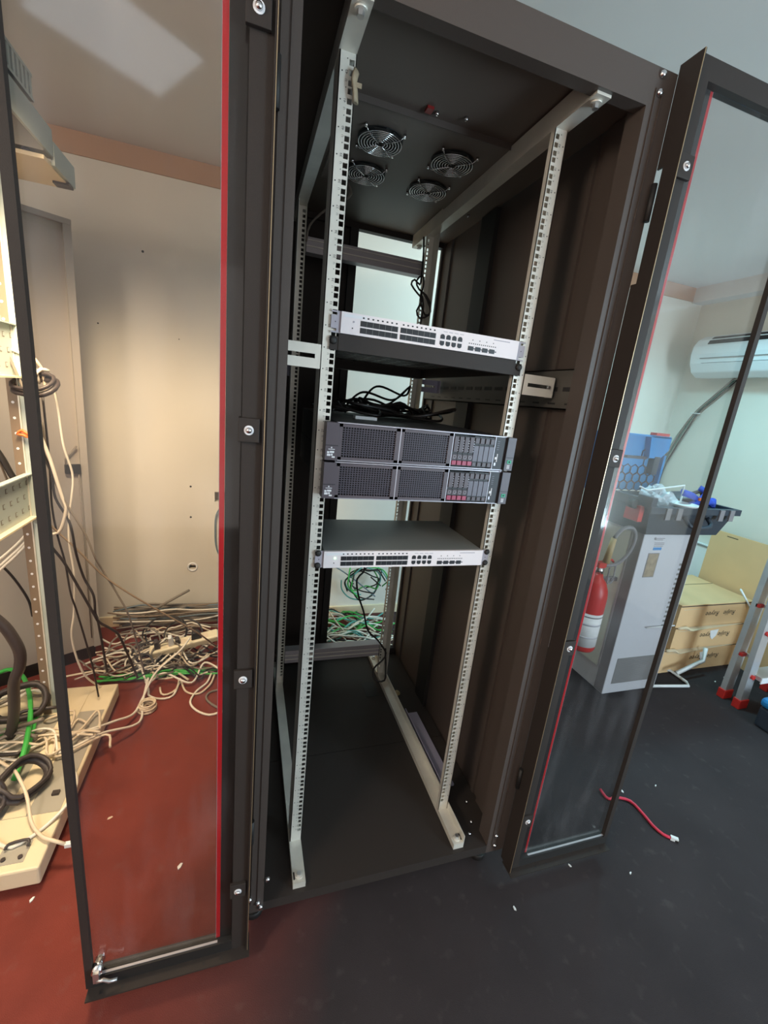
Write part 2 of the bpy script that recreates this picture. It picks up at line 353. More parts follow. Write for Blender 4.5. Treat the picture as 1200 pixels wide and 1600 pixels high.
# fan tray with four fans
ft = MB().box(-0.20, 0.25, 0.19, 0.60, 2.094, 2.105, 'roof')
ft.box(-0.20, 0.25, 0.188, 0.19, 2.091, 2.105, 'black_inner')
tray = obj('fan_tray', ft, cab)
obj('rocker_switch', MB().box(-0.024, -0.008, 0.152, 0.172, 2.099, 2.105, 'rocker'), cab, label='red rocker switch')
fan = None
for fx, fy in ((-0.090, 0.315), (0.120, 0.315), (-0.083, 0.495), (0.122, 0.495)):
    if fan is None:
        z = 2.093
        fm = MB().cyl((fx, fy, z - 0.001), (fx, fy, z), 0.060, n=32, m='dark_hole').cyl((fx, fy, z - 0.004), (fx, fy, z), 0.020, n=20, m='black_flat')
        for k in range(7):
            q = Rz(k * 2 * math.pi / 7)
            fm.prism([Vector((fx, fy, z - 0.002)) + q @ Vector(p) for p in ((0.018, -0.006, 0), (0.055, -0.018, 0), (0.056, 0.014, -0.002), (0.018, 0.008, -0.002))], (0, 0, -0.0008), 'black_flat')
        fan = obj('fan', fm, cab)
        g = MB()
        for R in (0.012, 0.0195, 0.027, 0.0345, 0.042, 0.0495, 0.057): g.torus((fx, fy, z - 0.010), R, 0.0013, 40, 6, 'chrome')
        for k in range(4):
            t = math.pi / 4 + k * math.pi / 2; c, s_ = math.cos(t), math.sin(t)
            g.tube([(fx + 0.008 * c, fy + 0.008 * s_, z - 0.012), (fx + 0.06 * c, fy + 0.06 * s_, z - 0.012), (fx + 0.070 * c, fy + 0.070 * s_, z - 0.004)], 0.0013, 6, 'chrome', curve=False)
        obj('grille', g, fan, label='chrome wire fan guard')
        for k in range(4):
            t = math.pi / 4 + k * math.pi / 2; c, s_ = 0.072 * math.cos(t), 0.072 * math.sin(t)
            obj('screw', MB().cyl((fx + c, fy + s_, z), (fx + c, fy + s_, z - 0.008), 0.0042, 0.003, n=10, m='chrome'), fan)
        f0 = Vector((fx, fy, 0))
    else:
        c = dup_tree(fan, cab); c.location = Vector((fx, fy, 0)) - f0
# side channels (top and bottom) carrying the rails
def channel(sx, top):
    a = MB()
    def bx(x0, x1, *r, m='zinc'): a.box(min(sx * x0, sx * x1), max(sx * x0, sx * x1), *r, m)
    y0, y1 = -0.118, 0.90
    if top:
        bx(0.226, 0.260, y0, y1, 2.053, 2.0555); bx(0.226, 0.2285, y0, y1, 2.0555, 2.100); bx(0.2575, 0.260, y0, y1, 2.0555, 2.100)
        bx(0.226, 0.260, y0 - 0.0025, y0, 2.053, 2.100)
    else:
        bx(0.226, 0.260, y0, y1, 0.142, 0.1445); bx(0.226, 0.2285, y0, y1, 0.1255, 0.142); bx(0.2575, 0.260, y0, y1, 0.1255, 0.142); bx(0.2285, 0.2575, y0, y0 + 0.0025, 0.1255, 0.142)
        if sx > 0: bx(0.2578, 0.260, y0, y1, 0.1445, 0.170)
    obj('side_channel', a, cab)
    for y in (-0.100, 0.86):
        z = 2.053 if top else 0.1445; s = -1 if top else 1
        obj('bolt', MB().cyl((sx * 0.243, y, z), (sx * 0.243, y, z + s * 0.004), 0.011, n=16, m='zinc').cyl((sx * 0.243, y, z + s * 0.004), (sx * 0.243, y, z + s * 0.012), 0.0065, n=6, m='zinc_bright', smooth=False), cab)
    if not top:
        obj('slot', MB().box(sx * 0.256 - 0.002, sx * 0.256 + 0.002, y0 + 0.01, y0 + 0.03, 0.1445, 0.1450, 'dark_hole'), cab)
for sx in (-1, 1):
    for tp in (True, False): channel(sx, tp)
# punched rails
def rail(sx, y, back):
    a = MB(); z0, z1 = 0.1445, 2.053; d = 0.002 if not back else -0.002
    ya, yb = min(y, y + d), max(y, y + d)
    def bx(x0, x1, q0, q1, m='zinc', y0=ya, y1=yb): a.box(min(sx * x0, sx * x1), max(sx * x0, sx * x1), y0, y1, q0, q1, m)
    bx(0.2255, 0.2290, z0, z1); bx(0.2385, 0.2580, z0, z1)
    zs = []
    for k in range(42):
        t = ZT - k * U
        zs += [t - 0.00635, t - 0.022225, t - 0.0381]
    e = [z1]
    for z in zs: e += [z + 0.0048, z - 0.0048]
    e.append(z0)
    for q in range(0, len(e), 2): bx(0.2290, 0.2385, e[q + 1], e[q])
    s = 1 if not back else -1
    yy = sorted((y, y + s * 0.055)); bx(0.2560, 0.2580, z0, z1, y0=yy[0], y1=yy[1])
    yy = sorted((y, y + s * 0.016)); bx(0.2255, 0.2270, z0, z1, y0=yy[0], y1=yy[1])
    if not back:
        for k in range(42):
            t = ZT - k * U
            a.cyl((sx * 0.2515, y - 0.0003, t - 0.0222), (sx * 0.2515, y, t - 0.0222), 0.0013, n=8, m='dark_hole')
            a.cyl((sx * 0.2425, y - 0.0003, t - 0.0015), (sx * 0.2425, y, t - 0.0015), 0.0010, n=6, m='dark_hole')
            a.text(str(42 - k), 0.0072, face_front(sx * 0.2425, y - 0.0003, t - 0.0222, math.pi / 2), 'print', 0.00005)
            a.text('U', 0.0058, face_front(sx * 0.2425, y - 0.0003, t - 0.035, math.pi / 2), 'print', 0.00005)
    obj('mounting_rail', a, cab, label='galvanised rail with square punched holes')
for sx in (-1, 1):
    rail(sx, 0.0, False); rail(sx, 0.741, True)
# slotted side struts and their silver brackets
def strut(sx, z0, z1):
    a = MB()
    def bx(x0, x1, *r, m='slot_rail'): a.box(min(sx * x0, sx * x1), max(sx * x0, sx * x1), *r, m)
    bx(0.362, 0.366, -0.08, 0.90, z0, z1); bx(0.362, 0.390, -0.08, 0.90, z1 - 0.003, z1); bx(0.362, 0.390, -0.08, 0.90, z0, z0 + 0.003)
    k = 0; y = -0.07
    while y < 0.85:
        bx(0.3612, 0.362, y, y + 0.045, z0 + 0.045, z0 + 0.056, m='dark_hole'); bx(0.3612, 0.362, y, y + 0.028, z0 + 0.012, z0 + 0.016, m='dark_hole'); y += 0.066
    obj('slotted_strut', a, cab)
def bracket(sx, y, z0, z1, m, x0=0.2585, x1=0.352):
    a = MB(); zc = (z0 + z1) / 2; d = 0.002 if y < 0.3 else -0.002; ya, yb = sorted((y, y + d))
    def bx(p, q, r, s, yy0=ya, yy1=yb): a.box(min(sx * p, sx * q), max(sx * p, sx * q), yy0, yy1, r, s, m)
    bx(x0, x1, zc + 0.0045, z1); bx(x0, x1, z0, zc - 0.0045); bx(x0, x0 + 0.012, zc - 0.0045, zc + 0.0045); bx(x1 - 0.012, x1, zc - 0.0045, zc + 0.0045)
    yy = sorted((y, y + (0.03 if y < 0.3 else -0.03)))
    bx(x1 - 0.002, x1, z0, z1, yy[0], yy[1])
    a.cyl((sx * (x1 - 0.018), y - 0.004, zc), (sx * (x1 - 0.018), y, zc), 0.0042, n=10, m='chrome')
    obj('rail_bracket', a, cab)
for sx in (-1, 1):
    strut(sx, 1.46, 1.56)
    bracket(sx, -0.003, 1.487, 1.537, 'zinc'); bracket(sx, 0.744, 1.487, 1.537, 'purple')
# cross beams at the back
for z0, z1 in ((1.913, 1.963), (0.245, 0.306)):
    obj('cross_beam', MB().box(-0.222, 0.222, 0.735, 0.780, z0, z1, 'alu').box(-0.222, 0.222, 0.731, 0.735, z0 + 0.018, z0 + 0.022, 'zinc').box(-0.222, 0.222, 0.731, 0.735, z0 + 0.038, z0 + 0.041, 'zinc'), cab, bevel=0.001)
# long perforated panel lying beside the right channel
obj('cable_tray', MB().box(0.272, 0.330, 0.09, 0.46, 0.126, 0.134, 'purple').box(0.272, 0.276, 0.09, 0.46, 0.134, 0.160, 'purple'), cab, label='lilac grey flat cable tray')
# rear door: left leaf closed, right leaf absent
obj('rear_door', MB().box(-0.385, 0.002, YB - 0.012, YB, 0.16, 2.085, 'black').box(-0.030, 0.002, YB - 0.035, YB - 0.012, 0.16, 2.085, 'black_flat'), cab)
obj('castor_bracket', MB().lathe((0.285, 0.60, 0.126), [(0.016, 0), (0.016, 0.004), (0.009, 0.005), (0.009, 0.012)], 16, 'brass'), cab)
# frame screws
for x, y, z in ((0.361, YF, 2.114), (0.363, YF, 2.084), (-0.373, YF, 0.147), (-0.352, YF, 0.128), (-0.330, YF, 0.205), (0.364, YF, 0.160), (0.365, YF, 0.121), (-0.345, YF, 0.112), (-0.39, YF, 0.118)):
    obj('bolt', MB().lathe((x, y, z), [(0.007, 0), (0.007, 0.002), (0.0055, 0.006), (0.002, 0.0075)], 12, 'chrome', (0, -1, 0)), cab)
for x, y in ((0.005, 0.165), (0.075, 0.150), (0.30, 0.55), (0.33, 0.62)):
    obj('bolt', MB().lathe((x, y, 2.105), [(0.005, 0), (0.004, 0.006), (0.002, 0.008)], 10, 'chrome', (0, 0, -1)), cab)
for x, y in ((0.300, -0.085), (0.325, -0.050), (0.345, 0.02)):
    obj('bolt', MB().lathe((x, y, 0.125), [(0.006, 0), (0.0045, 0.006), (0.002, 0.008)], 10, 'chrome'), cab)

# front doors (both folded right back, inner face to the room)
def front_door(sx, xh, xf, xr, zb, zt):
    # xh hinge edge, xf free edge, xr red strip; all as distance from the middle
    a = MB(); Y0, Y1 = -0.172, -0.145
    def bx(x0, x1, y0, y1, z0, z1, m='black'): a.box(min(sx * x0, sx * x1), max(sx * x0, sx * x1), y0, y1, z0, z1, m)
    z0, z1 = zb + 0.012, zt
    bx(xh, xr - 0.026, Y0, Y1, z0, z1); bx(xr - 0.026, xr + 0.002, Y0 + 0.015, Y1, z0 + 0.030, z1 - 0.038, 'black_flat')
    bx(xh, xh + 0.004, Y0 - 0.010, Y0, z0, z1); bx(xh, xh + 0.0012, Y0 - 0.0112, Y0 - 0.010, z0, z1, 'edge')  # thin strip on the hinge lip paints the yellow glint
    bx(xh, xh + 0.004, Y1, -0.131, z0, 1.74); bx(xh, xh + 0.004, Y1, -0.131, 1.96, z1)
    bx(xf - 0.015, xf, Y0, Y0 + 0.013, z0 + 0.030, z1 - 0.038)
    bx(xr - 0.026, xf, Y0, Y1, z1 - 0.038, z1)
    bx(xr - 0.026, xf, Y0, Y1, z0, z0 + 0.030, 'black_flat'); bx(xh - 0.004, xf - 0.004, Y0 - 0.024, Y1, zb + 0.008, zb + 0.0119)
    for k in (0.03, 0.075, 0.25, 0.29): bx(xf - k - 0.006, xf - k, Y0 - 0.016, Y0 - 0.010, zb + 0.012, zb + 0.0125, 'dark_hole')
    d = obj('front_door', a, cab)
    a = MB(); bx(xr - 0.024, xf - 0.001, Y0 + 0.0132, Y0 + 0.0148, zb + 0.043, zt - 0.039, 'glass'); obj('glass_pane', a, d, label='clear smeared acrylic pane')
    a = MB(); w_ = 0.0090 if sx < 0 else 0.0065; bx(xr + 0.0025, xr + 0.0025 + w_, Y0 + 0.0152, Y0 + 0.020, zb + 0.043, zt - 0.039, 'red_seal'); bx(xr + 0.0025 + w_, xr + 0.0033 + w_, Y0 + 0.0152, Y0 + 0.020, zb + 0.043, zt - 0.039, 'ear'); obj('edge_strip', a, d, label='red edge strip')
    a = MB(); bx(xr + 0.008, xf - 0.013, Y0 + 0.004, Y0 + 0.009, zb + 0.0425, zb + 0.0440, 'alu'); obj('bottom_trim', a, d)
    for z in (1.953, 1.360, 0.850, 0.258):
        xc = xr - 0.038; a = MB(); bx(xc - 0.018, xc + 0.018, Y0 - 0.008, Y0, z - 0.021, z + 0.021, 'black'); obj('clip', a, d, bevel=0.001)
        obj('screw', MB().cyl((sx * xc, Y0 - 0.008, z), (sx * xc, Y0 - 0.0095, z), 0.0085, n=16, m='white_print').lathe((sx * xc, Y0 - 0.0095, z), [(0.0055, 0), (0.005, 0.004), (0.001, 0.0055)], 12, 'chrome', (0, -1, 0)), d)
    return d
dl = front_door(-1, 0.376, 0.732, 0.441, 0.040, 2.135)
dr = front_door(1, 0.400, 0.786, 0.462, 0.052, 2.140)
x, z = -0.706, 0.108
obj('cam_lock', MB().cyl((x, -0.150, z), (x, -0.180, z), 0.011, n=16, m='chrome').box(x - 0.006, x + 0.006, -0.186, -0.180, z - 0.022, z + 0.008, 'zinc_bright').tube([(x, -0.185, z - 0.018), (x + 0.014, -0.186, z - 0.016), (x + 0.026, -0.186, z - 0.026), (x + 0.042, -0.186, z - 0.026)], 0.004, 6, 'zinc_bright', curve=False), dl, label='silver cam lock')
for sx in (-1, 1):
    for z in (0.35, 1.86):
        xx = 0.374 if sx < 0 else 0.394
        obj('hinge', MB().cyl((sx * xx, -0.140, z), (sx * xx, -0.140, z + 0.07), 0.006, n=12, m='black_flat'), cab)

# ------------------------------------------------------------------ the equipment in the rack
def network_switch(loc, label, leds, screws):
    r = thing('network_switch', loc, label, 'network switch', 'network switches in the cabinet'); X, Y, Z = loc
    H = 0.0436
    obj('housing', MB().box(X - 0.2195, X + 0.2195, Y + 0.002, Y + 0.272, Z, Z + H, 'switch_body'), r, bevel=0.001)
    f = MB().box(X - 0.2205, X + 0.2205, Y - 0.006, Y + 0.002, Z + 0.0002, Z + H - 0.0002, 'switch')
    yy = Y - 0.0064
    f.box(X - 0.215, X - 0.165, yy, Y - 0.006, Z + H - 0.010, Z + H - 0.004, 'white_print')
    f.box(X + 0.150, X + 0.195, yy, Y - 0.006, Z + H - 0.0075, Z + H - 0.0055, 'ear')
    for k in range(8):
        for x0 in (-0.174, -0.082): f.box(X + x0 + k * 0.0108, X + x0 + k * 0.0108 + 0.004, yy, Y - 0.006, Z + H - 0.0085, Z + H - 0.0055, 'port')
    for k in range(4): f.box(X + 0.018 + k * 0.014, X + 0.028 + k * 0.014, yy, Y - 0.006, Z + H - 0.0075, Z + H - 0.0062, 'ear')
    for k in range(14): f.box(X + 0.156 - 0.0054 * k, X + 0.1585 - 0.0054 * k, yy, Y - 0.006, Z + 0.0200, Z + 0.0222, 'port')
    for k in range(4): f.cyl((X + 0.095 + k * 0.0185, yy, Z + 0.029), (X + 0.095 + k * 0.0185, Y - 0.006, Z + 0.029), 0.0013, n=8, m='port')
    f.cyl((X - 0.195, yy, Z + 0.013), (X - 0.195, Y - 0.006, Z + 0.013), 0.0015, n=8, m='port')
    fp = obj('front_panel', f, r, label='light lilac grey front panel')
    # fibre port blocks: two groups of two rows
    for x0 in (-0.178, -0.086):
        for z0 in (0.0055, 0.0195):
            b = MB().box(X + x0, X + x0 + 0.086, Y - 0.0068, Y - 0.006, Z + z0, Z + z0 + 0.0110, 'port')
            for k in range(6):
                b.box(X + x0 + 0.0015 + k * 0.0142, X + x0 + 0.0135 + k * 0.0142, Y - 0.0074, Y - 0.0068, Z + z0 + 0.0008, Z + z0 + 0.0030, 'srv_dark')
                b.box(X + x0 + 0.0138 + k * 0.0142, X + x0 + 0.0142 + k * 0.0142, Y - 0.0074, Y - 0.0068, Z + z0, Z + z0 + 0.0110, 'switch_body')
            obj('fibre_port_block', b, fp)
    for k in range(4):
        for q, z0 in ((1, 0.021), (0, 0.0065)):
            x0 = X + 0.0115 + k * 0.0150; b = MB()
            if q: b.prism([(x0, Y - 0.006, Z + z0), (x0 + 0.011, Y - 0.006, Z + z0), (x0 + 0.011, Y - 0.006, Z + z0 + 0.007), (x0 + 0.008, Y - 0.006, Z + z0 + 0.010), (x0 + 0.003, Y - 0.006, Z + z0 + 0.010), (x0, Y - 0.006, Z + z0 + 0.007)], (0, -0.0008, 0), 'port')
            else: b.prism([(x0, Y - 0.006, Z + z0 + 0.010), (x0 + 0.011, Y - 0.006, Z + z0 + 0.010), (x0 + 0.011, Y - 0.006, Z + z0 + 0.003), (x0 + 0.008, Y - 0.006, Z + z0), (x0 + 0.003, Y - 0.006, Z + z0), (x0, Y - 0.006, Z + z0 + 0.003)], (0, -0.0008, 0), 'port')
            obj('ethernet_port', b, fp)
    for k in range(4):
        x0 = X + 0.085 + k * 0.0190
        obj('uplink_port', MB().box(x0, x0 + 0.014, Y - 0.0072, Y - 0.006, Z + 0.0055, Z + 0.0150, 'port').box(x0 + 0.014, x0 + 0.0190, Y - 0.0070, Y - 0.006, Z + 0.0095, Z + 0.0115, 'port'), fp)
    if leds: obj('indicator_light', MB().cyl((X - 0.193, Y - 0.0075, Z + 0.026), (X - 0.193, Y - 0.006, Z + 0.026), 0.0026, n=10, m='led'), fp, label='glowing green light')
    else: obj('indicator_light', MB().cyl((X - 0.193, Y - 0.0070, Z + 0.026), (X - 0.193, Y - 0.006, Z + 0.026), 0.0020, n=10, m='ear'), fp)
    for sx in (-1, 1):
        e = MB(); x0, x1 = sorted((X + sx * 0.2205, X + sx * 0.2413))
        xc = X + sx * 0.2345
        e.box(x0, x1, Y - 0.002, Y, Z + 0.0085, Z + H - 0.0085, 'ear'); e.box(x0, x1, Y - 0.002, Y, Z, Z + 0.003, 'ear'); e.box(x0, x1, Y - 0.002, Y, Z + H - 0.003, Z + H, 'ear')
        for z0 in (0.003, H - 0.0085):
            e.box(x0, min(xc - 0.0055, x1) if sx > 0 else xc - 0.0055, Y - 0.002, Y, Z + z0, Z + z0 + 0.0055, 'ear') if sx > 0 else e.box(xc + 0.0055, x1, Y - 0.002, Y, Z + z0, Z + z0 + 0.0055, 'ear')
        e.cyl((X + sx * 0.232, Y - 0.0025, Z + H / 2), (X + sx * 0.232, Y - 0.002, Z + H / 2), 0.0012, n=8, m='port')
        ea = obj('mounting_ear', e, r)
        if screws:
            for z0 in (0.0058, H - 0.0058):
                obj('screw', MB().lathe((xc, Y - 0.002, Z + z0), [(0.0078, 0), (0.0078, 0.002), (0.0062, 0.0045), (0.003, 0.0055)], 16, 'black_flat', (0, -1, 0)), ea)
    return r
YS = -0.0035
network_switch((0, YS, 2.0 - 10 * U + 0.0095), 'pale grey network switch resting unscrewed on the black vented shelf', False, False)
network_switch((0, YS, 2.0 - 22 * U + 0.0005), 'pale grey network switch with lit green light, below the two servers', True, True)
# vented shelf
zs = 2.0 - 10 * U + 0.0085
sh = thing('rack_shelf', (0, 0, zs - 0.03), 'black vented cantilever shelf carrying the upper network switch', 'rack shelf')
a = MB().box(-0.2225, 0.2225, -0.006, -0.002, zs - 0.034, zs, 'black').box(-0.2225, 0.2225, -0.002, 0.02, zs - 0.034, zs - 0.032, 'black')
for y in [0.02 + 0.04 * k for k in range(15)]:
    a.box(-0.2225, 0.2225, y, y + 0.026, zs - 0.0025, zs - 0.0005, 'black')
    for x in [-0.20 + 0.05 * k for k in range(9)]: a.box(x, x + 0.016, y + 0.026, y + 0.040, zs - 0.0025, zs - 0.0005, 'black')
a.box(-0.2225, 0.2225, 0.62, 0.66, zs - 0.034, zs - 0.0005, 'black')
obj('deck', a, sh)
for sx in (-1, 1):
    x0, x1 = sorted((sx * 0.2205, sx * 0.2225))
    obj('side_lip', MB().box(x0, x1, -0.002, 0.62, zs - 0.034, zs - 0.0005, 'black'), sh)
    e0, e1 = sorted((sx * 0.2225, sx * 0.2413))
    e = obj('mounting_ear', MB().box(e0, e1, -0.0045, -0.0025, zs - 0.034, zs - 0.006, 'black'), sh)
    obj('screw', MB().lathe((sx * 0.2340, -0.0045, zs - 0.0145), [(0.0085, 0), (0.0085, 0.002), (0.0068, 0.0048), (0.003, 0.006)], 16, 'black_flat', (0, -1, 0)), e)
# servers
def server(z0, label):
    r = thing('rack_server', (0, -0.036, z0), label, 'server', 'rack servers in the cabinet'); H = 0.0868; Y = -0.036
    obj('chassis', MB().box(-0.2165, 0.2165, Y + 0.012, 0.62, z0 + 0.0005, z0 + H - 0.0005, 'srv_dark').box(-0.2165, 0.2165, Y + 0.0, Y + 0.012, z0 + H - 0.003, z0 + H - 0.0005, 'srv_light').box(-0.2165, 0.2165, Y, Y + 0.012, z0 + 0.0005, z0 + 0.003, 'srv_light'), r)
    def grid(x0, x1):
        g = MB(); za, zb_ = z0 + 0.004, z0 + H - 0.004
        g.box(x0, x0 + 0.008, Y - 0.003, Y + 0.008, za, zb_, 'srv').box(x1 - 0.010, x1, Y - 0.003, Y + 0.008, za, zb_, 'srv').box(x0, x1, Y - 0.003, Y + 0.008, zb_ - 0.006, zb_, 'srv').box(x0, x1, Y - 0.003, Y + 0.008, za, za + 0.006, 'srv')
        g.box(x0, x1, Y + 0.008, Y + 0.010, za, zb_, 'dark_hole')
        n = 20
        for k in range(1, n): x = x0 + 0.008 + (x1 - x0 - 0.018) * k / n; g.box(x - 0.0007, x + 0.0007, Y - 0.001, Y + 0.001, za + 0.006, zb_ - 0.006, 'srv_blank')
        for k in range(1, 13): z = za + 0.006 + (zb_ - za - 0.012) * k / 13; g.box(x0 + 0.008, x1 - 0.010, Y - 0.001, Y + 0.001, z - 0.0007, z + 0.0007, 'srv_blank')
        obj('mesh_panel', g, r)
    grid(-0.2125, -0.0690); grid(-0.0665, 0.0660)
    obj('divider', MB().box(-0.0690, -0.0665, Y - 0.0035, Y + 0.006, z0 + 0.003, z0 + H - 0.003, 'srv_light').box(0.0660, 0.0680, Y - 0.0035, Y + 0.006, z0 + 0.003, z0 + H - 0.003, 'srv_light'), r)
    for k in range(8):
        x0 = 0.0690 + k * 0.01415; x1 = x0 + 0.0133; d = MB()
        if k < 4:
            d.box(x0, x1, Y - 0.002, Y + 0.01, z0 + 0.008, z0 + H - 0.008, 'srv_dark').box(x0 + 0.0015, x1 - 0.0015, Y - 0.005, Y - 0.002, z0 + 0.040, z0 + H - 0.010, 'srv').box(x0 + 0.0005, x1 - 0.0005, Y - 0.0045, Y - 0.002, z0 + 0.022, z0 + 0.034, 'srv')
            for q in range(5): d.cyl((x1 - 0.001, Y - 0.0055, z0 + 0.044 + q * 0.006), (x1 - 0.001, Y - 0.005, z0 + 0.044 + q * 0.006), 0.0011, n=6, m='srv_light')
            d.torus((x0 + 0.0066, Y - 0.0047, z0 + 0.028), 0.0038, 0.0005, 14, 4, 'srv_light', 'y')
            dr_ = obj('drive', d, r)
            obj('release_latch', MB().box(x0 + 0.0012, x1 - 0.0012, Y - 0.0055, Y - 0.002, z0 + 0.0085, z0 + 0.0190, 'srv_red'), dr_, label='maroon drive latch')
        else:
            d.box(x0, x1, Y - 0.001, Y + 0.01, z0 + 0.006, z0 + H - 0.006, 'srv_dark').box(x0 + 0.0005, x1 - 0.0005, Y - 0.004, Y - 0.001, z0 + 0.020, z0 + 0.058, 'srv_blank').box(x0 + 0.002, x1 - 0.001, Y - 0.004, Y - 0.001, z0 + 0.064, z0 + H - 0.010, 'srv').box(x0 + 0.002, x1 - 0.002, Y - 0.003, Y - 0.001, z0 + 0.008, z0 + 0.017, 'srv')
            obj('drive_blank', d, r)
    c = MB().box(0.183, 0.2160, Y - 0.002, Y + 0.012, z0 + 0.003, z0 + H - 0.003, 'srv_dark').box(0.1825, 0.1840, Y - 0.0035, Y + 0.006, z0 + 0.003, z0 + H - 0.003, 'srv_light')
    for k in range(5): c.box(0.190, 0.196, Y - 0.003, Y - 0.002, z0 + 0.052 + k * 0.005, z0 + 0.0535 + k * 0.005, 'srv_blank')
    c.box(0.1885, 0.1930, Y - 0.003, Y - 0.002, z0 + 0.028, z0 + 0.034, 'white_print').box(0.1935, 0.1955, Y - 0.003, Y - 0.002, z0 + 0.022, z0 + 0.042, 'white_print').box(0.1885, 0.1930, Y - 0.003, Y - 0.002, z0 + 0.012, z0 + 0.020, 'srv_light')
    obj('control_panel', c, r)
    e = MB().box(-0.2413, -0.2130, Y - 0.006, Y + 0.030, z0 + 0.002, z0 + H - 0.002, 'srv').box(-0.2413, -0.2130, Y - 0.0064, Y - 0.006, z0 + 0.034, z0 + 0.0355, 'srv_dark')
    e.box(-0.2345, -0.2200, Y - 0.0064, Y - 0.006, z0 + 0.0255, z0 + 0.0270, 'white_print').cyl((-0.2275, Y - 0.0064, z0 + 0.030), (-0.2275, Y - 0.006, z0 + 0.030), 0.0018, n=8, m='white_print')
    for x0, x1, q0, q1 in ((-0.2370, -0.2320, 0.017, 0.0215), (-0.2310, -0.2210, 0.018, 0.0225), (-0.2370, -0.2290, 0.011, 0.0160), (-0.2280, -0.2240, 0.012, 0.0165), (-0.2260, -0.2190, 0.0075, 0.0110)): e.box(x0, x1, Y - 0.0064, Y - 0.006, z0 + q0, z0 + q1, 'white_print')
    obj('latch_ear', e, r, bevel=0.0015)
    e = MB().box(0.2170, 0.2413, Y - 0.006, Y + 0.030, z0 + 0.002, z0 + H - 0.002, 'srv').box(0.2160, 0.2175, Y - 0.008, Y + 0.03, z0 + 0.002, z0 + H - 0.002, 'srv_dark').box(0.2190, 0.2413, Y - 0.0064, Y - 0.006, z0 + 0.034, z0 + 0.0355, 'srv_dark')
    for k in range(3): e.box(0.2250, 0.2330, Y - 0.0064, Y - 0.006, z0 + 0.007 + 0.0035 * k, z0 + 0.009 + 0.0035 * k, 'white_print')
    er = obj('latch_ear', e, r, bevel=0.0015)
    obj('badge', MB().box(0.2240, 0.2355, Y - 0.0072, Y - 0.006, z0 + 0.0200, z0 + 0.0285, 'srv_green').box(0.2275, 0.2320, Y - 0.0076, Y - 0.0072, z0 + 0.0225, z0 + 0.0260, 'dark_hole'), er, label='small green badge')
    return r
server(1.2935, 'upper rack server, black cords heaped on its lid')
server(1.2055, 'lower rack server, directly beneath the other server')

# ------------------------------------------------------------------ cords in the rack
rnd = random.Random(4)
def single(name, pts, r, m, label, cat='cable', n=7, group=None, flat=1.0, curve=True):
    return obj(name, MB().tube(pts, r, n, m, curve=curve, flat=flat), None, label, cat, group)
heap = MB(); zz = 1.2935 + 0.0868
for k in range(16):
    cx, cy = rnd.uniform(-0.10, 0.14), rnd.uniform(0.30, 0.60); a0 = rnd.uniform(0, 6.3); pts = []
    for j in range(7):
        t = a0 + j * 0.9; rr = rnd.uniform(0.05, 0.13)
        pts.append((max(-0.2, min(0.22, cx + rr * 1.4 * math.cos(t))), max(0.12, min(0.62, cy + rr * math.sin(t))), zz + 0.006 + 0.055 * rnd.random() * math.exp(-((cx - 0.02) / 0.12) ** 2)))
    heap.tube(pts, 0.0042, 6, 'black_cable')
for q in ((0.0, 0.50, 0.075), (-0.04, 0.45, 0.05), (0.06, 0.55, 0.10)):
    heap.tube([(q[0] - 0.12, q[1] - 0.1, zz + 0.01), (q[0] - 0.03, q[1], zz + q[2]), (q[0] + 0.10, q[1] + 0.06, zz + q[2] * 0.8), (0.20, 0.66, zz + 0.12)], 0.004, 6, 'black_cable')
heap.box(-0.13, -0.07, 0.16, 0.19, zz, zz + 0.008, 'paper')
obj('power_cord_heap', heap, None, 'tangled heap of black power cords on the upper server lid', 'cords', kind='stuff')
hang = [(0.213, 0.735, 2.044), (0.212, 0.715, 1.982), (0.212, 0.71, 1.906), (0.206, 0.70, 1.872)]
loops = [(0.183, 0.70, 1.886), (0.168, 0.69, 1.865), (0.199, 0.70, 1.842), (0.218, 0.69, 1.818), (0.207, 0.705, 1.782), (0.221, 0.70, 1.757), (0.252, 0.69, 1.771), (0.26, 0.70, 1.806), (0.232, 0.69, 1.838), (0.205, 0.70, 1.856), (0.194, 0.71, 1.885), (0.209, 0.69, 1.903), (0.221, 0.70, 1.877), (0.208, 0.68, 1.816), (0.241, 0.70, 1.771), (0.258, 0.69, 1.783), (0.245, 0.70, 1.822), (0.209, 0.69, 1.85), (0.23, 0.70, 1.80), (0.225, 0.705, 1.70)]
single('mains_lead', hang + loops, 0.0036, 'black_cable', 'looped black power cord hanging high on the rear rail, above the top switch')
single('mains_lead', [(0.03, 0.70, 0.80), (0.10, 0.70, 0.716), (0.07, 0.70, 0.665), (0.083, 0.70, 0.587), (0.114, 0.70, 0.507), (0.145, 0.70, 0.407), (0.197, 0.70, 0.353), (0.246, 0.70, 0.28), (0.228, 0.69, 0.247), (0.190, 0.69, 0.205), (0.195, 0.67, 0.158), (0.24, 0.66, 0.158), (0.25, 0.69, 0.20), (0.243, 0.705, 0.30)], 0.0042, 'black_cable', 'black power cord dangling down to the cabinet base by the rear rail')
single('fan_lead', [(-0.13, 0.56, 2.088), (-0.10, 0.60, 2.07), (-0.125, 0.62, 2.05), (-0.17, 0.66, 2.03), (-0.215, 0.71, 1.99), (-0.224, 0.72, 1.94)], 0.0035, 'grey_cable', 'thin grey lead running from the cabinet roof fans to the rear rail')
# taped tag on the front rail
tg = MB(); tg.tube([(-0.225, -0.004, 2.026), (-0.229, -0.006, 2.008), (-0.226, -0.008, 1.995), (-0.223, -0.006, 1.975)], 0.0085, 8, 'tape', flat=0.45)
tg.box(-0.234, -0.214, -0.010, -0.008, 1.998, 2.006, 'tape')
obj('tape_scrap', tg, None, 'scrap of brown tape stuck near the top of the front rail', 'tape')

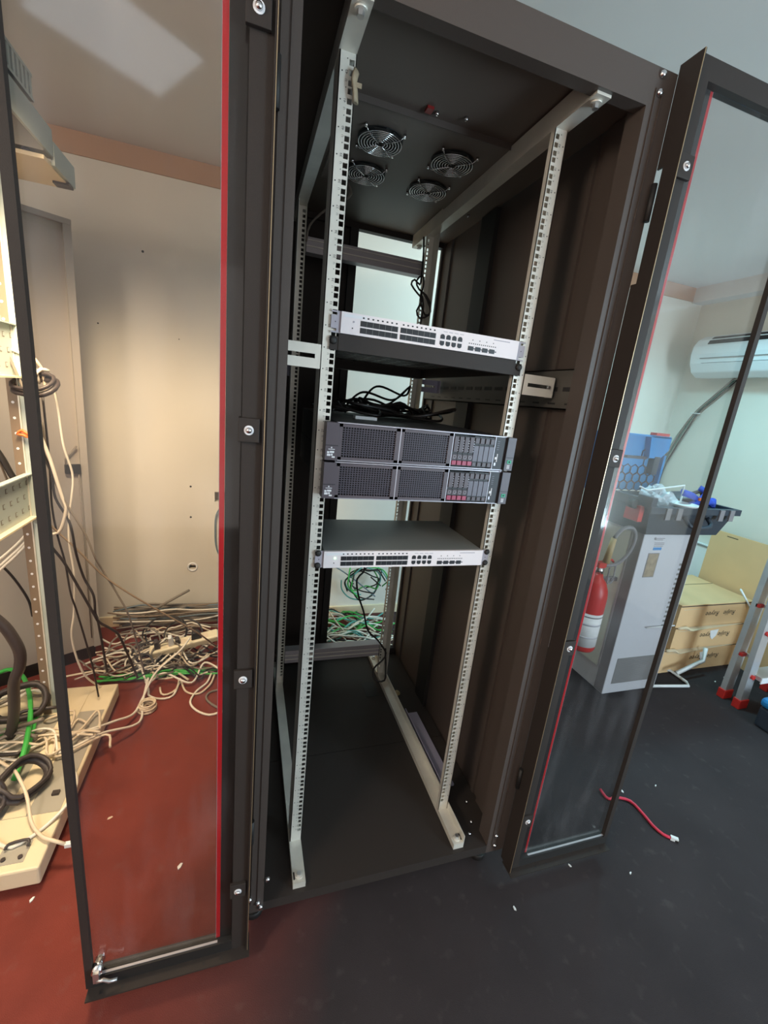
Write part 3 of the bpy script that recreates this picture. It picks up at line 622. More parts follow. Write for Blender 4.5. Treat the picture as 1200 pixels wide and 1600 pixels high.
# ------------------------------------------------------------------ the old stripped rack
old = thing('old_equipment_rack', (-1.33, 0.54, 0), 'stripped beige equipment rack with cables draped over its plinth', 'equipment rack')
b = MB().box(-1.75, -0.932, 0.125, 0.93, 0.02, 0.082, 'beige')
obj('plinth', b, old, bevel=0.006)
obj('tray', MB().box(-1.35, -0.942, 0.30, 0.76, 0.082, 0.0835, 'greymetal').box(-1.09, -1.03, 0.30, 0.90, 0.0835, 0.0845, 'beige'), old, label='grey plate in the plinth')
lt = MB().box(-1.045, -0.978, 0.150, 0.215, 0.082, 0.0835, 'greymetal').tube([(-1.035, 0.19, 0.09), (-1.03, 0.20, 0.098), (-0.985, 0.205, 0.098), (-0.982, 0.19, 0.09)], 0.004, 6, 'ring').cyl((-1.03, 0.165, 0.0835), (-1.03, 0.165, 0.088), 0.006, n=10, m='ring').cyl((-0.99, 0.165, 0.0835), (-0.99, 0.165, 0.088), 0.006, n=10, m='ring')
obj('latch', lt, old, label='dark latch plate')
obj('lug', MB().box(-0.985, -0.965, 0.36, 0.375, 0.0835, 0.092, 'ring'), old)
up = MB().box(-1.155, -1.128, 0.768, 0.772, 0.082, 2.0, 'brown_cable').box(-1.128, -1.124, 0.768, 0.80, 0.082, 2.0, 'zinc').box(-1.124, -1.098, 0.772, 0.776, 0.082, 2.0, 'bluegrey').box(-1.098, -1.092, 0.765, 0.80, 0.082, 2.0, 'beige')
for k in range(36):
    z = 0.13 + k * 0.051; up.cyl((-1.142, 0.7672, z), (-1.142, 0.768, z), 0.0045, n=8, m='white_print')
obj('upright', up, old, label='galvanised upright with a row of holes')
for z0, z1 in ((0.905, 1.065), (1.383, 1.548)):
    p = MB().box(-1.133, -1.128, 0.10, 0.79, z0, z1, 'bluegrey').box(-1.128, -1.108, 0.10, 0.79, z0, z0 + 0.006, 'beige').box(-1.128, -1.112, 0.10, 0.79, z1 - 0.004, z1, 'bluegrey')
    for k in range(9):
        for q in range(3):
            y = 0.40 + k * 0.045 + (0.02 if q % 2 else 0); z = z0 + 0.03 + q * 0.045
            p.box(-1.128, -1.1272, y, y + 0.012, z, z + 0.016, 'grey_cable'); p.box(-1.1272, -1.1266, y + 0.003, y + 0.012, z + 0.003, z + 0.014, 'bluegrey')
    obj('side_plate', p, old, label='perforated grey green side plate')
# top canopy
c = MB().box(-0.955, -0.948, 0.10, 0.690, 2.004, 2.072, 'bluegrey').box(-1.75, -0.955, 0.10, 0.690, 2.066, 2.072, 'greymetal').box(-1.75, -0.955, 0.640, 0.690, 2.000, 2.066, 'greymetal').cyl((-1.0, 0.655, 2.0), (-1.0, 0.655, 1.990), 0.010, n=12, m='ring')
obj('canopy', c, old)
c = MB().box(-0.955, -0.946, 0.690, 0.850, 1.985, 2.045, 'bluegrey').box(-1.75, -0.955, 0.640, 0.850, 1.980, 1.990, 'beige').box(-0.99, -0.946, 0.795, 0.83, 1.974, 1.982, 'ring').box(-1.75, -0.955, 0.843, 0.850, 1.985, 2.045, 'bluegrey')
obj('canopy', c, old)
v = MB().box(-1.55, -0.950, 0.10, 0.590, 2.085, 2.088, 'greymetal').box(-1.55, -0.956, 0.10, 0.584, 2.088, 2.142, 'greymetal')
for k in range(22): v.box(-0.956, -0.950, 0.585 - k * 0.022 - 0.011, 0.585 - k * 0.022, 2.092, 2.138, 'bluegrey')
v.box(-0.956, -0.949, 0.10, 0.590, 2.138, 2.145, 'bluegrey').box(-0.956, -0.949, 0.10, 0.590, 2.085, 2.092, 'bluegrey').box(-1.4, -1.2, 0.2, 0.5, 2.072, 2.085, 'greymetal')
obj('vent_unit', v, old, label='ribbed blue grey vent unit')
# rear door leaf, swung outwards
p0 = Vector((-1.108, 1.302, 0)); dv = Vector((-0.85, -0.52, 0)).normalized(); ang = math.atan2(dv.y, dv.x)
F = T(*p0) @ Rz(ang)
d = MB().box(0, 0.80, -0.02, 0.0, 0.065, 2.005, 'greypaint', F)
d.box(0, 0.80, 0.0, 0.018, 1.985, 2.005, 'greypaint', F).box(0, 0.028, 0.0, 0.014, 0.065, 2.005, 'greypaint', F).box(0.028, 0.80, 0.0, 0.001, 1.960, 1.985, 'greymetal', F).box(0.028, 0.031, 0.0, 0.001, 0.08, 1.985, 'greymetal', F)
d.box(0.02, 0.80, -0.018, -0.002, 0.0, 0.065, 'black_flat', F)  # black strip paints the shadow in the gap under the leaf
rd = obj('rear_door', d, old)
hz = 0.99
obj('door_lock', MB().box(0.030, 0.088, 0.001, 0.022, hz - 0.02, hz + 0.02, 'black_flat', F).tube([F @ Vector((0.038, 0.014, hz - 0.01)), F @ Vector((0.036, 0.012, 0.12))], 0.0035, 6, 'grey_cable', curve=False).tube([F @ Vector((0.085, 0.014, hz)), F @ Vector((0.085, 0.014, hz + 0.045)), F @ Vector((0.040, 0.020, hz + 0.105))], 0.0040, 6, 'grey_cable', curve=False), rd, label='dark lock with steel rod')
# cable rings
def dring(c, ax, rot, s=1.0, par=old):
    pts = [Vector(p) * s for p in ((-0.055, 0.0, 0), (-0.045, 0.035, 0), (0.03, 0.045, 0), (0.06, 0.02, 0), (0.06, -0.02, 0), (0.03, -0.045, 0), (-0.045, -0.035, 0))]
    R = Matrix.Rotation(rot, 4, 'Z') @ Matrix.Rotation(ax, 4, 'X')
    obj('cable_ring', MB().tube([Vector(c) + R @ p for p in pts], 0.009 * s, 8, 'ring', closed=True, flat=1.3), par)
    obj('cable_ring', MB().tube([Vector(c) + R @ (p + Vector((0, 0, 0.02 * s))) for p in pts], 0.006 * s, 8, 'ring', closed=True), par)
dring((-1.075, 0.765, 1.36), 0.6, -0.3)
dring((-1.215, 0.74, 0.17), 0.9, 0.3, 1.3)
dring((-1.075, 0.40, 0.125), 0.5, 1.15, 1.15)
dring((-1.17, 0.30, 0.14), 0.9, 1.0, 1.3)

# loose cables around the old rack
G = 'loose cables draped over the old rack'
def yz(pts, jit=0.02, seed=1):
    r = random.Random(seed); return [(p[0], p[1] + r.uniform(-jit, jit), p[2]) for p in pts]
CB = [
 ('network_cable', [(-1.046, 0.80, 1.413), (-1.06, 0.78, 1.417), (-1.073, 0.76, 1.393), (-1.081, 0.76, 1.359), (-1.087, 0.77, 1.312), (-1.085, 0.78, 1.224), (-1.063, 0.79, 1.121), (-1.039, 0.8, 0.973), (-1.03, 0.8, 0.939), (-1.04, 0.8, 0.888), (-1.061, 0.8, 0.84), (-1.103, 0.8, 0.83)], 0.0058, 'white_cable', 'thick bright white cable in a long loop hung over the upright ring'),
 ('network_cable', yz([(-1.041, 0.8, 1.38), (-1.039, 0.8, 1.362), (-1.025, 0.8, 1.297), (-1.018, 0.8, 1.165), (-1.004, 0.8, 1.06), (-1.012, 0.8, 0.974), (-1.025, 0.8, 0.895), (-1.028, 0.8, 0.8), (-1.024, 0.8, 0.668), (-1.035, 0.8, 0.509), (-1.049, 0.8, 0.391), (-1.03, 0.85, 0.2), (-0.98, 0.95, 0.03)], 0.012, 2), 0.0038, 'white_cable', 'thin white cable hanging in front of the dark door lock'),
 ('power_cable', yz([(-1.085, 0.8, 1.283), (-1.084, 0.8, 1.138), (-1.064, 0.8, 1.061), (-1.061, 0.8, 0.972), (-1.029, 0.8, 0.895), (-1.014, 0.8, 0.848), (-1.006, 0.8, 0.759), (-0.994, 0.8, 0.654), (-0.962, 0.8, 0.585), (-0.96, 0.8, 0.507), (-0.958, 0.8, 0.456), (-0.95, 0.85, 0.2)], 0.012, 3), 0.0045, 'black_cable', 'black cable bending twice beside the white loop'),
 ('power_cable', yz([(-1.112, 0.8, 0.918), (-1.088, 0.8, 0.803), (-1.051, 0.8, 0.724), (-1.01, 0.8, 0.625), (-0.962, 0.8, 0.502), (-0.949, 0.8, 0.464), (-0.906, 0.8, 0.418), (-0.886, 0.82, 0.366), (-0.85, 0.9, 0.12)], 0.012, 4), 0.0050, 'black_cable', 'thickest black cable sloping from the upright down to the cable pile'),
 ('power_cable', yz([(-1.071, 0.8, 1.327), (-1.07, 0.8, 1.152), (-1.072, 0.8, 1.054), (-1.077, 0.8, 0.938), (-1.066, 0.8, 0.825), (-1.052, 0.8, 0.718), (-1.035, 0.8, 0.599), (-1.022, 0.8, 0.505), (-0.991, 0.8, 0.274), (-0.98, 0.82, 0.10)], 0.012, 5), 0.0036, 'black_cable', 'thin black cable hanging straightest below the upright ring'),
 ('power_cable', yz([(-1.082, 0.8, 1.24), (-1.069, 0.8, 1.073), (-1.032, 0.8, 0.961), (-0.976, 0.8, 0.841), (-0.946, 0.8, 0.746), (-0.928, 0.8, 0.684), (-0.881, 0.8, 0.582), (-0.843, 0.8, 0.463), (-0.82, 0.9, 0.15)], 0.012, 6), 0.0036, 'grey_cable', 'dark grey cable crossing the edge of the swung steel door'),
 ('power_cable', yz([(-1.26, 0.8, 1.25), (-1.211, 0.8, 1.099), (-1.2, 0.8, 1.039), (-1.181, 0.8, 0.973), (-1.151, 0.8, 0.91), (-1.118, 0.8, 0.889), (-1.09, 0.8, 0.88), (-1.057, 0.8, 0.835), (-1.005, 0.8, 0.777), (-0.931, 0.8, 0.671), (-0.853, 0.8, 0.6), (-0.764, 0.8, 0.528), (-0.601, 0.82, 0.386), (-0.52, 0.9, 0.25)], 0.008, 7), 0.0036, 'brown_cable', 'brownish cable stretched diagonally across the wall to the power strip'),
 ('network_cable', [(-1.106, 0.8, 0.899), (-1.118, 0.8, 0.891), (-1.173, 0.79, 0.813), (-1.247, 0.78, 0.737), (-1.30, 0.78, 0.70)], 0.0048, 'white_cable', 'white cable, uppermost of three in a bundle at the upright'),
 ('network_cable', [(-1.107, 0.8, 0.879), (-1.12, 0.79, 0.869), (-1.16, 0.78, 0.805), (-1.249, 0.77, 0.709), (-1.30, 0.77, 0.66)], 0.0048, 'white_cable', 'white cable, middle of three in a bundle at the upright'),
 ('network_cable', [(-1.109, 0.8, 0.855), (-1.122, 0.79, 0.847), (-1.172, 0.77, 0.776), (-1.251, 0.76, 0.692), (-1.30, 0.76, 0.64)], 0.0048, 'white_cable', 'white cable, lowest of three in a bundle at the upright'),
 ('power_cable', [(-1.263, 0.8, 0.722), (-1.235, 0.8, 0.699), (-1.202, 0.8, 0.639), (-1.175, 0.8, 0.567), (-1.164, 0.79, 0.508)], 0.0045, 'black_cable', 'short black cable behind the grey upright, below the white bundle'),
 ('network_cable', [(-1.25, 0.78, 1.51), (-1.171, 0.78, 1.499), (-1.139, 0.78, 1.49), (-1.115, 0.78, 1.473), (-1.085, 0.78, 1.459), (-1.066, 0.78, 1.435), (-1.06, 0.79, 1.411), (-1.058, 0.8, 1.34)], 0.0048, 'cream_cable', 'cream cable leaving the upper side plate over the ring'),
 ('network_cable', [(-1.25, 0.76, 1.488), (-1.173, 0.76, 1.479), (-1.141, 0.76, 1.472), (-1.116, 0.77, 1.463), (-1.089, 0.77, 1.448), (-1.074, 0.77, 1.426), (-1.068, 0.78, 1.37)], 0.0048, 'white_cable', 'white cable resting just under the cream one at the upper side plate'),
 ('power_cable', [(-1.20, 0.78, 1.62), (-1.163, 0.78, 1.581), (-1.147, 0.76, 1.554), (-1.14, 0.75, 1.507), (-1.134, 0.75, 1.453), (-1.118, 0.75, 1.402), (-1.10, 0.76, 1.33)], 0.0045, 'grey_cable', 'dark cable curving down over the upper side plate'),
 ('power_cable', [(-1.22, 0.55, 0.70), (-1.15, 0.55, 0.618), (-1.123, 0.55, 0.563), (-1.108, 0.55, 0.504), (-1.115, 0.55, 0.444), (-1.134, 0.55, 0.396), (-1.16, 0.58, 0.25), (-1.2, 0.62, 0.12)], 0.017, 'ring', 'very thick dark brown hose-like cable arching over the plinth'),
 ('earth_cable', [(-1.43, 1.05, 0.10), (-1.38, 1.045, 0.12), (-1.315, 0.994, 0.12), (-1.235, 0.855, 0.14), (-1.169, 0.706, 0.15), (-1.134, 0.59, 0.14), (-1.12, 0.506, 0.115), (-1.117, 0.44, 0.095)], 0.0085, 'green_cable', 'thick green earth cable curving down over the plinth'),
 ('earth_cable', [(-1.166, 0.83, 0.10), (-1.162, 0.732, 0.11), (-1.14, 0.635, 0.11), (-1.128, 0.565, 0.10), (-1.124, 0.47, 0.093)], 0.0075, 'green_cable', 'green earth cable starting at the foot of the grey upright'),
 ('earth_cable', [(-1.19, 0.75, 0.10), (-1.208, 0.723, 0.105), (-1.25, 0.661, 0.10), (-1.30, 0.60, 0.095)], 0.0075, 'green_cable', 'short green earth cable leading away across the plinth'),
 ('network_cable', [(-0.66, 1.15, 0.16), (-0.70, 1.08, 0.13), (-0.794, 0.994, 0.075), (-0.827, 0.877, 0.03), (-0.843, 0.779, 0.03), (-0.888, 0.699, 0.07), (-0.939, 0.641, 0.096), (-1.02, 0.614, 0.096), (-1.08, 0.6, 0.096), (-1.139, 0.566, 0.096), (-1.195, 0.571, 0.096), (-1.25, 0.585, 0.096)], 0.0050, 'white_cable', 'long white cable from the power strip across the plinth edge'),
 ('network_cable', [(-0.823, 0.98, 0.06), (-0.823, 0.859, 0.025), (-0.808, 0.761, 0.02), (-0.825, 0.695, 0.04), (-0.912, 0.616, 0.088), (-0.991, 0.549, 0.096), (-1.069, 0.521, 0.096), (-1.137, 0.523, 0.096), (-1.177, 0.537, 0.096), (-1.23, 0.55, 0.096)], 0.0050, 'white_cable', 'long white cable passing beside the frayed roll of tape'),
 ('network_cable', [(-1.11, 0.26, 0.090), (-1.057, 0.213, 0.089), (-1.022, 0.197, 0.089), (-0.987, 0.218, 0.089), (-0.956, 0.253, 0.089), (-0.922, 0.302, 0.10), (-0.918, 0.362, 0.10), (-0.931, 0.412, 0.093), (-0.954, 0.451, 0.09)], 0.0052, 'white_cable', 'white cable looping over the plinth front corner beside the latch'),
 ('network_cable', [(-1.206, 0.537, 0.10), (-1.159, 0.498, 0.10), (-1.102, 0.42, 0.15), (-1.039, 0.336, 0.13), (-1.001, 0.263, 0.10), (-0.958, 0.212, 0.096), (-0.928, 0.193, 0.096), (-0.889, 0.183, 0.08)], 0.0050, 'cream_cable', 'cream cable ending in a clear plug beyond the plinth corner'),
 ('network_cable', [(-0.875, 1.1, 0.02), (-0.822, 0.969, 0.006), (-0.81, 0.922, 0.006), (-0.759, 0.891, 0.006), (-0.708, 0.905, 0.006), (-0.692, 0.991, 0.012)], 0.0050, 'white_cable', 'white cable in a small loop on the red carpet nearest the tape roll'),
 ('network_cable', [(-0.472, 0.765, 0.006), (-0.488, 0.759, 0.006), (-0.538, 0.748, 0.006), (-0.594, 0.786, 0.006), (-0.627, 0.847, 0.006), (-0.608, 0.92, 0.006), (-0.567, 0.976, 0.006), (-0.55, 1.029, 0.02)], 0.0050, 'white_cable', 'white cable in a wide open loop on the red carpet by the cabinet'),
 ('network_cable', [(-0.44, 0.93, 0.006), (-0.479, 0.923, 0.006), (-0.499, 0.916, 0.006), (-0.55, 0.901, 0.006), (-0.557, 0.852, 0.006), (-0.497, 0.782, 0.006), (-0.44, 0.76, 0.006)], 0.0050, 'grey_cable', 'dark grey cable in a loop on the red carpet by the cabinet'),
 ('network_cable', [(-0.772, 0.966, 0.012), (-0.76, 0.927, 0.006), (-0.732, 0.918, 0.006), (-0.697, 0.944, 0.012), (-0.693, 1.021, 0.012), (-0.656, 0.928, 0.006), (-0.597, 0.9, 0.006), (-0.55, 0.949, 0.014), (-0.534, 1.016, 0.02)], 0.0046, 'cream_cable', 'cream cable in double scallops along the front of the cable pile'),
 ('wall_cable', [(-0.545, 1.62, 0.79), (-0.541, 1.585, 0.748), (-0.565, 1.585, 0.69), (-0.571, 1.585, 0.615), (-0.564, 1.585, 0.491), (-0.523, 1.585, 0.384), (-0.50, 1.56, 0.30)], 0.0042, 'blue_cable', 'blue grey cable bowing out of the broken wall hole'),
]
for nm, pts, r, m, lab in CB: single(nm, pts, r, m, lab, 'cable', 7, G if nm != 'wall_cable' else None)
obj('string_knot', MB().tube([(-1.13, 0.76, 1.21), (-1.115, 0.758, 1.205), (-1.105, 0.757, 1.19), (-1.118, 0.757, 1.198), (-1.135, 0.757, 1.20), (-1.12, 0.756, 1.215), (-1.10, 0.756, 1.195)], 0.004, 6, 'orange'), None, 'orange string knotted around the grey upright', 'string')
obj('cable_plug', MB().box(-0.889, -0.872, 0.176, 0.188, 0.072, 0.084, 'plastic_white'), None, 'clear plug on the cream cable end by the plinth corner', 'plug')
obj('strap', MB().tube([(-1.27, 0.79, 1.24), (-1.204, 0.785, 1.126), (-1.177, 0.785, 1.056), (-1.144, 0.785, 0.986), (-1.113, 0.79, 0.903)], 0.010, 8, 'black_cable', flat=0.5), None, 'broad black strap slanting across the lower side plate', 'strap')
for k, (p, q, lab) in enumerate((((-1.008, 1.5, 0.072), (-0.703, 1.5, 0.259), 'longer dark thin rod leaning above the cable pile'), ((-0.90, 1.5, 0.100), (-0.717, 1.5, 0.157), 'shorter dark thin rod sticking out of the cable pile'))):
    single('metal_rod', [p, q], 0.0075, 'grey_cable', lab, 'rod', 8, curve=False)
# the pile of cable by the wall
pile = MB(); rnd = random.Random(11)
def squiggle(x0, x1, y, z, n, m, r, jy=0.05, jz=0.04):
    pts = [(x0 + (x1 - x0) * j / n + rnd.uniform(-0.03, 0.03), y + rnd.uniform(-jy, jy), max(r, z + rnd.uniform(-jz, jz))) for j in range(n + 1)]
    pile.tube(pts, r, 5, m)
for k in range(26): squiggle(-1.08, -0.36, rnd.uniform(1.44, 1.56), rnd.uniform(0.03, 0.15), 5, rnd.choice(['grey_cable', 'brown_cable', 'grey_cable', 'blue_cable', 'white_cable']), rnd.uniform(0.003, 0.006), 0.02, 0.015)
for k in range(46): squiggle(rnd.uniform(-1.15, -0.8), rnd.uniform(-0.75, -0.38), rnd.uniform(1.00, 1.42), rnd.uniform(0.01, 0.07), 6, rnd.choice(['white_cable', 'white_cable', 'cream_cable', 'cream_cable', 'grey_cable', 'black_cable']), rnd.uniform(0.0035, 0.0055), 0.08, 0.03)
for k in range(16):
    cx, cy = rnd.uniform(-1.0, -0.7), rnd.uniform(1.1, 1.4); R = rnd.uniform(0.04, 0.11); a0 = rnd.uniform(0, 6); t = rnd.uniform(0.2, 1.2)
    pile.tube([(cx + R * math.cos(a0 + j * 0.8), cy + R * math.sin(a0 + j * 0.8) * math.cos(t), 0.03 + R * (1 + math.sin(a0 + j * 0.8)) * math.sin(t) * 0.8) for j in range(9)], 0.0045, 5, rnd.choice(['grey_cable', 'white_cable', 'cream_cable', 'black_cable']))
for k in range(5): squiggle(-1.05, -0.42, rnd.uniform(1.02, 1.08), 0.02, 6, 'green_cable', 0.0055, 0.02, 0.008)
for k in range(8): squiggle(rnd.uniform(-1.3, -1.1), rnd.uniform(-1.0, -0.85), rnd.uniform(0.55, 0.95), rnd.uniform(0.09, 0.12), 5, rnd.choice(['white_cable', 'cream_cable', 'cream_cable', 'grey_cable']), 0.0045, 0.06, 0.012)
for k in range(8): squiggle(-1.5, -1.12, rnd.uniform(0.5, 0.95), rnd.uniform(0.10, 0.16), 5, rnd.choice(['black_cable', 'white_cable', 'grey_cable', 'ring']), 0.007, 0.06, 0.03)
obj('cable_pile', pile, None, 'sprawling pile of white, cream and black cables along the wall foot', 'cables', kind='stuff')
# pile seen through the back of the cabinet
pile2 = MB()
for k in range(34):
    y = rnd.uniform(1.12, 1.5); x0, x1 = rnd.uniform(-0.15, 0.1), rnd.uniform(0.3, 0.62)
    pile2.tube([(x0 + (x1 - x0) * j / 5, y + rnd.uniform(-0.05, 0.05), max(0.006, rnd.uniform(0.01, 0.10))) for j in range(6)], rnd.uniform(0.004, 0.006), 5, rnd.choice(['white_cable', 'white_cable', 'teal_cable', 'black_cable', 'cream_cable', 'green_cable']))
for k in range(9):
    R = rnd.uniform(0.09, 0.15); cx, cz = 0.33 + rnd.uniform(-0.03, 0.03), 0.30 + rnd.uniform(-0.04, 0.04); a0 = rnd.uniform(0, 6)
    pile2.tube([(cx + R * math.cos(a0 + j * 0.7), 1.42 + rnd.uniform(-0.06, 0.06), cz + R * rnd.uniform(0.5, 0.95) * math.sin(a0 + j * 0.7)) for j in range(8)], 0.0045, 5, rnd.choice(['black_cable', 'black_cable', 'black_cable', 'black_cable', 'teal_cable', 'green_cable']))
pile2.tube([(-0.05, 1.5, 0.45), (0.12, 1.5, 0.40), (0.25, 1.45, 0.33), (0.4, 1.4, 0.22)], 0.0045, 5, 'blue_cable')
pile2.tube([(0.05, 1.45, 0.2), (0.2, 1.25, 0.05), (0.35, 1.2, 0.02), (0.5, 1.15, 0.01)], 0.0045, 5, 'cream_cable')
obj('cable_pile', pile2, None, 'coiled black and teal cables on the carpet behind the server cabinet', 'cables', kind='stuff')
# power strip and plugs
ps = thing('power_strip', (-0.69, 1.19, 0.07), 'cream power strip lying on the cable pile by the wall', 'power strip')
A = T(-0.69, 1.19, 0.105) @ Matrix.Rotation(-0.17, 4, 'Y') @ Rz(0.12) @ Matrix.Rotation(0.35, 4, 'X')
s = MB().box(-0.165, 0.165, -0.028, 0.028, -0.022, 0.018, 'cream_plastic', A); obj('casing', s, ps, bevel=0.008)
s = MB()
for k in range(5): s.cyl(A @ Vector((-0.12 + 0.055 * k, 0, 0.017)), A @ Vector((-0.12 + 0.055 * k, 0, 0.019)), 0.018, n=14, m='cream_cable')
obj('sockets', s, ps)
for k, (x, m, h, lab) in enumerate(((-0.125, 'ring', 0.05, 'dark plug at the near end of the cream power strip'), (-0.06, 'plastic_white', 0.055, 'white plug upright in the cream power strip'), (-0.03, 'ring', 0.03, 'small dark plug beside the white plug in the power strip'), (0.06, 'black_flat', 0.045, 'biggest black adapter plugged into the cream power strip'))):
    w_ = 0.026 if k == 3 else 0.014
    obj('plug', MB().prism([A @ Vector(p) for p in ((x - w_, -0.014, 0.019), (x + w_, -0.014, 0.019), (x + w_ * 0.6, -0.010, 0.019 + h), (x - w_ * 0.6, -0.010, 0.019 + h))], (A.to_3x3() @ Vector((0, 0.026, 0))), m), None, lab, 'plug', bevel=0.003)
# frayed tape roll, scraps
tr = MB()
for k in range(9): tr.torus((-0.80 + rnd.uniform(-0.004, 0.004), 0.835 + rnd.uniform(-0.003, 0.003), 0.006 + 0.0035 * k), 0.034 - 0.0008 * k + rnd.uniform(-0.003, 0.003), 0.004, 20, 5, 'cream_cable')
for k in range(8):
    a0 = rnd.uniform(0, 6.3); tr.tube([(-0.80 + 0.024 * math.cos(a0), 0.835 + 0.024 * math.sin(a0), 0.012), (-0.80 + 0.008 * math.cos(a0 + 1), 0.835 + 0.008 * math.sin(a0 + 1), 0.02), (-0.80 + 0.02 * math.cos(a0 + 2.2), 0.835 + 0.02 * math.sin(a0 + 2.2), 0.015)], 0.003, 5, 'tape')
obj('tape_roll', tr, None, 'frayed cream roll of tape lying on the red carpet', 'tape roll')
def scrap(x, y, s, lab, m='paper', rot=0.3, cat='scrap', h=0.003):
    s *= 0.65
    R = T(x, y, 0) @ Rz(rot)
    obj('scrap', MB().prism([R @ Vector(p) for p in ((-s, -s * 0.35, 0.0005), (-s * 0.2, -s * 0.5, 0.0005), (s, -s * 0.1, 0.0005), (s * 0.7, s * 0.4, 0.0005), (-s * 0.5, s * 0.45, 0.0005))], (0, 0, h), m), None, lab, cat)
scrap(-0.572, 0.105, 0.016, 'crumpled white scrap on the carpet seen through the swung glass door', rot=0.9)
scrap(-0.812, 0.317, 0.013, 'pale square scrap on the red carpet in front of the plinth', 'cream_cable', h=0.001)
scrap(0.653, -0.172, 0.009, 'small white chip on the floor under the glass door, nearest the cabinet', rot=1.8)
scrap(1.082, 0.025, 0.012, 'thin white sliver on the dark floor beyond the red cable', rot=1.2)
scrap(1.253, 0.016, 0.008, 'round white chip on the dark floor beyond the red cable')
scrap(0.393, -0.238, 0.010, 'white thread-like chip on the floor in front of the cabinet', rot=1.5)
scrap(0.844, -0.24, 0.008, 'tiny white chip on the dark floor before the red cable end')
scrap(2.45, 0.55, 0.030, 'largest white flake on the floor beside the bottom carton', rot=0.2)
scrap(2.33, 0.33 + 0.2, 0.012, 'small white flake between the bottom carton and ladder foot')
scrap(-0.965 + 0.02, 0.10, 0.012, 'white crumb against the beige plinth corner', rot=1.0)

# ------------------------------------------------------------------ right side of the room
# tall grey power unit
ups = thing('power_unit', (1.63, 0.80, 0), 'tall grey floor-standing power unit with a blue lettered label and vent', 'power unit')
obj('body', MB().box(1.452, 1.815, 0.585, 1.10, 0.03, 0.940, 'ups'), ups)
obj('side_panel', MB().box(1.444, 1.452, 0.600, 1.09, 0.16, 0.930, 'ups_side'), ups, label='cream side area')  # cream area; the grey body shows below it
fr = MB().box(1.447, 1.820, 0.525, 0.585, 0.03, 0.945, 'ups')
obj('front_door', fr, ups, bevel=0.004)
obj('front_edge_strip', MB().box(1.4455, 1.447, 0.527, 0.583, 0.035, 0.940, 'ups_dark'), ups)  # darker grey strip along the flank's front edge
v = MB().box(1.492, 1.775, 0.5235, 0.525, 0.09, 0.245, 'vent')
for k in range(24): v.box(1.495, 1.772, 0.5225, 0.5235, 0.094 + k * 0.0062, 0.0965 + k * 0.0062, 'ups_dark')
obj('vent', v, ups)
lb = MB().box(1.504, 1.576, 0.5232, 0.525, 0.712, 0.842, 'ups_dark').box(1.508, 1.572, 0.5228, 0.5232, 0.716, 0.838, 'tape')
obj('display', lb, ups, label='framed display panel')
lb = MB().box(1.525, 1.580, 0.5238, 0.525, 0.858, 0.872, 'case_blue')
for k, (x1, z) in enumerate(((1.585, 0.918), (1.575, 0.910), (1.59, 0.894), (1.59, 0.886), (1.585, 0.878))): lb.box(1.525, x1, 0.5242, 0.525, z, z + 0.003, 'ups_dark')
lb.cyl((1.522, 0.5242, 0.918), (1.522, 0.525, 0.918), 0.007, n=14, m='ups_dark')
obj('nameplate', lb, ups, label='blue and black lettered label')
tx = MB()
for k in range(14): tx.box(1.735, 1.752, 0.5245, 0.525, 0.42 + k * 0.027, 0.42 + k * 0.027 + 0.012, 'vent')
obj('lettering', tx, ups)
for x in (1.50, 1.77):
    for y in (0.58, 1.04): obj('castor', MB().cyl((x - 0.012, y, 0.02), (x + 0.012, y, 0.02), 0.02, n=14, m='black_flat'), ups)
single('plastic_trunking', [(1.62, 0.515, 0.425), (1.82, 0.515, 0.425)], 0.004, 'plastic_white', 'thin white strip lying level across the front of the power unit', 'trunking', 4, curve=False)
# fire extinguisher, hung from a bracket on the unit's flank
ex = thing('fire_extinguisher', (1.30, 0.60, 0.29), 'red fire extinguisher with curved hose hung beside the tall grey power unit', 'fire extinguisher')
EX, EY, EZ = 1.30, 0.60, 0.29
obj('cylinder', MB().lathe((EX, EY, EZ), [(0.062, 0), (0.067, 0.012), (0.067, 0.30), (0.062, 0.335), (0.046, 0.375), (0.028, 0.395), (0.022, 0.42)], 32, 'red'), ex)
obj('label_sheet', MB().lathe((EX, EY, EZ + 0.03), [(0.0676, 0), (0.0676, 0.185)], 32, 'paper').lathe((EX, EY, EZ + 0.195), [(0.0680, 0), (0.0680, 0.006)], 32, 'ups_dark').lathe((EX, EY, EZ + 0.150), [(0.0680, 0), (0.0680, 0.012)], 32, 'ups').lathe((EX, EY, EZ + 0.08), [(0.0680, 0), (0.0680, 0.010)], 32, 'ups'), ex, label='white printed label')
obj('valve', MB().cyl((EX, EY, 0.71), (EX, EY, 0.742), 0.022, n=16, m='chrome').box(EX - 0.022, EX + 0.024, EY - 0.016, EY + 0.016, 0.742, 0.768, 'red').tube([(EX + 0.015, EY, 0.760), (EX + 0.06, EY, 0.780), (EX + 0.08, EY, 0.765)], 0.006, 8, 'red'), ex)
obj('handle', MB().tube([(EX + 0.02, EY, 0.750), (EX + 0.085, EY, 0.750), (EX + 0.10, EY, 0.740), (EX + 0.105, EY, 0.665), (EX + 0.09, EY, 0.650), (EX + 0.070, EY, 0.655), (EX + 0.065, EY, 0.735)], 0.004, 8, 'ups_dark'), ex)
obj('hose', MB().tube([(EX + 0.02, EY, 0.750), (EX + 0.07, EY - 0.015, 0.757), (EX + 0.11, EY - 0.03, 0.80), (EX + 0.128, EY - 0.04, 0.86), (EX + 0.12, EY - 0.05, 0.925), (EX + 0.085, EY - 0.05, 0.965), (EX + 0.04, EY - 0.04, 0.955), (EX + 0.012, EY - 0.03, 0.905)], 0.009, 10, 'ups_dark'), ex)
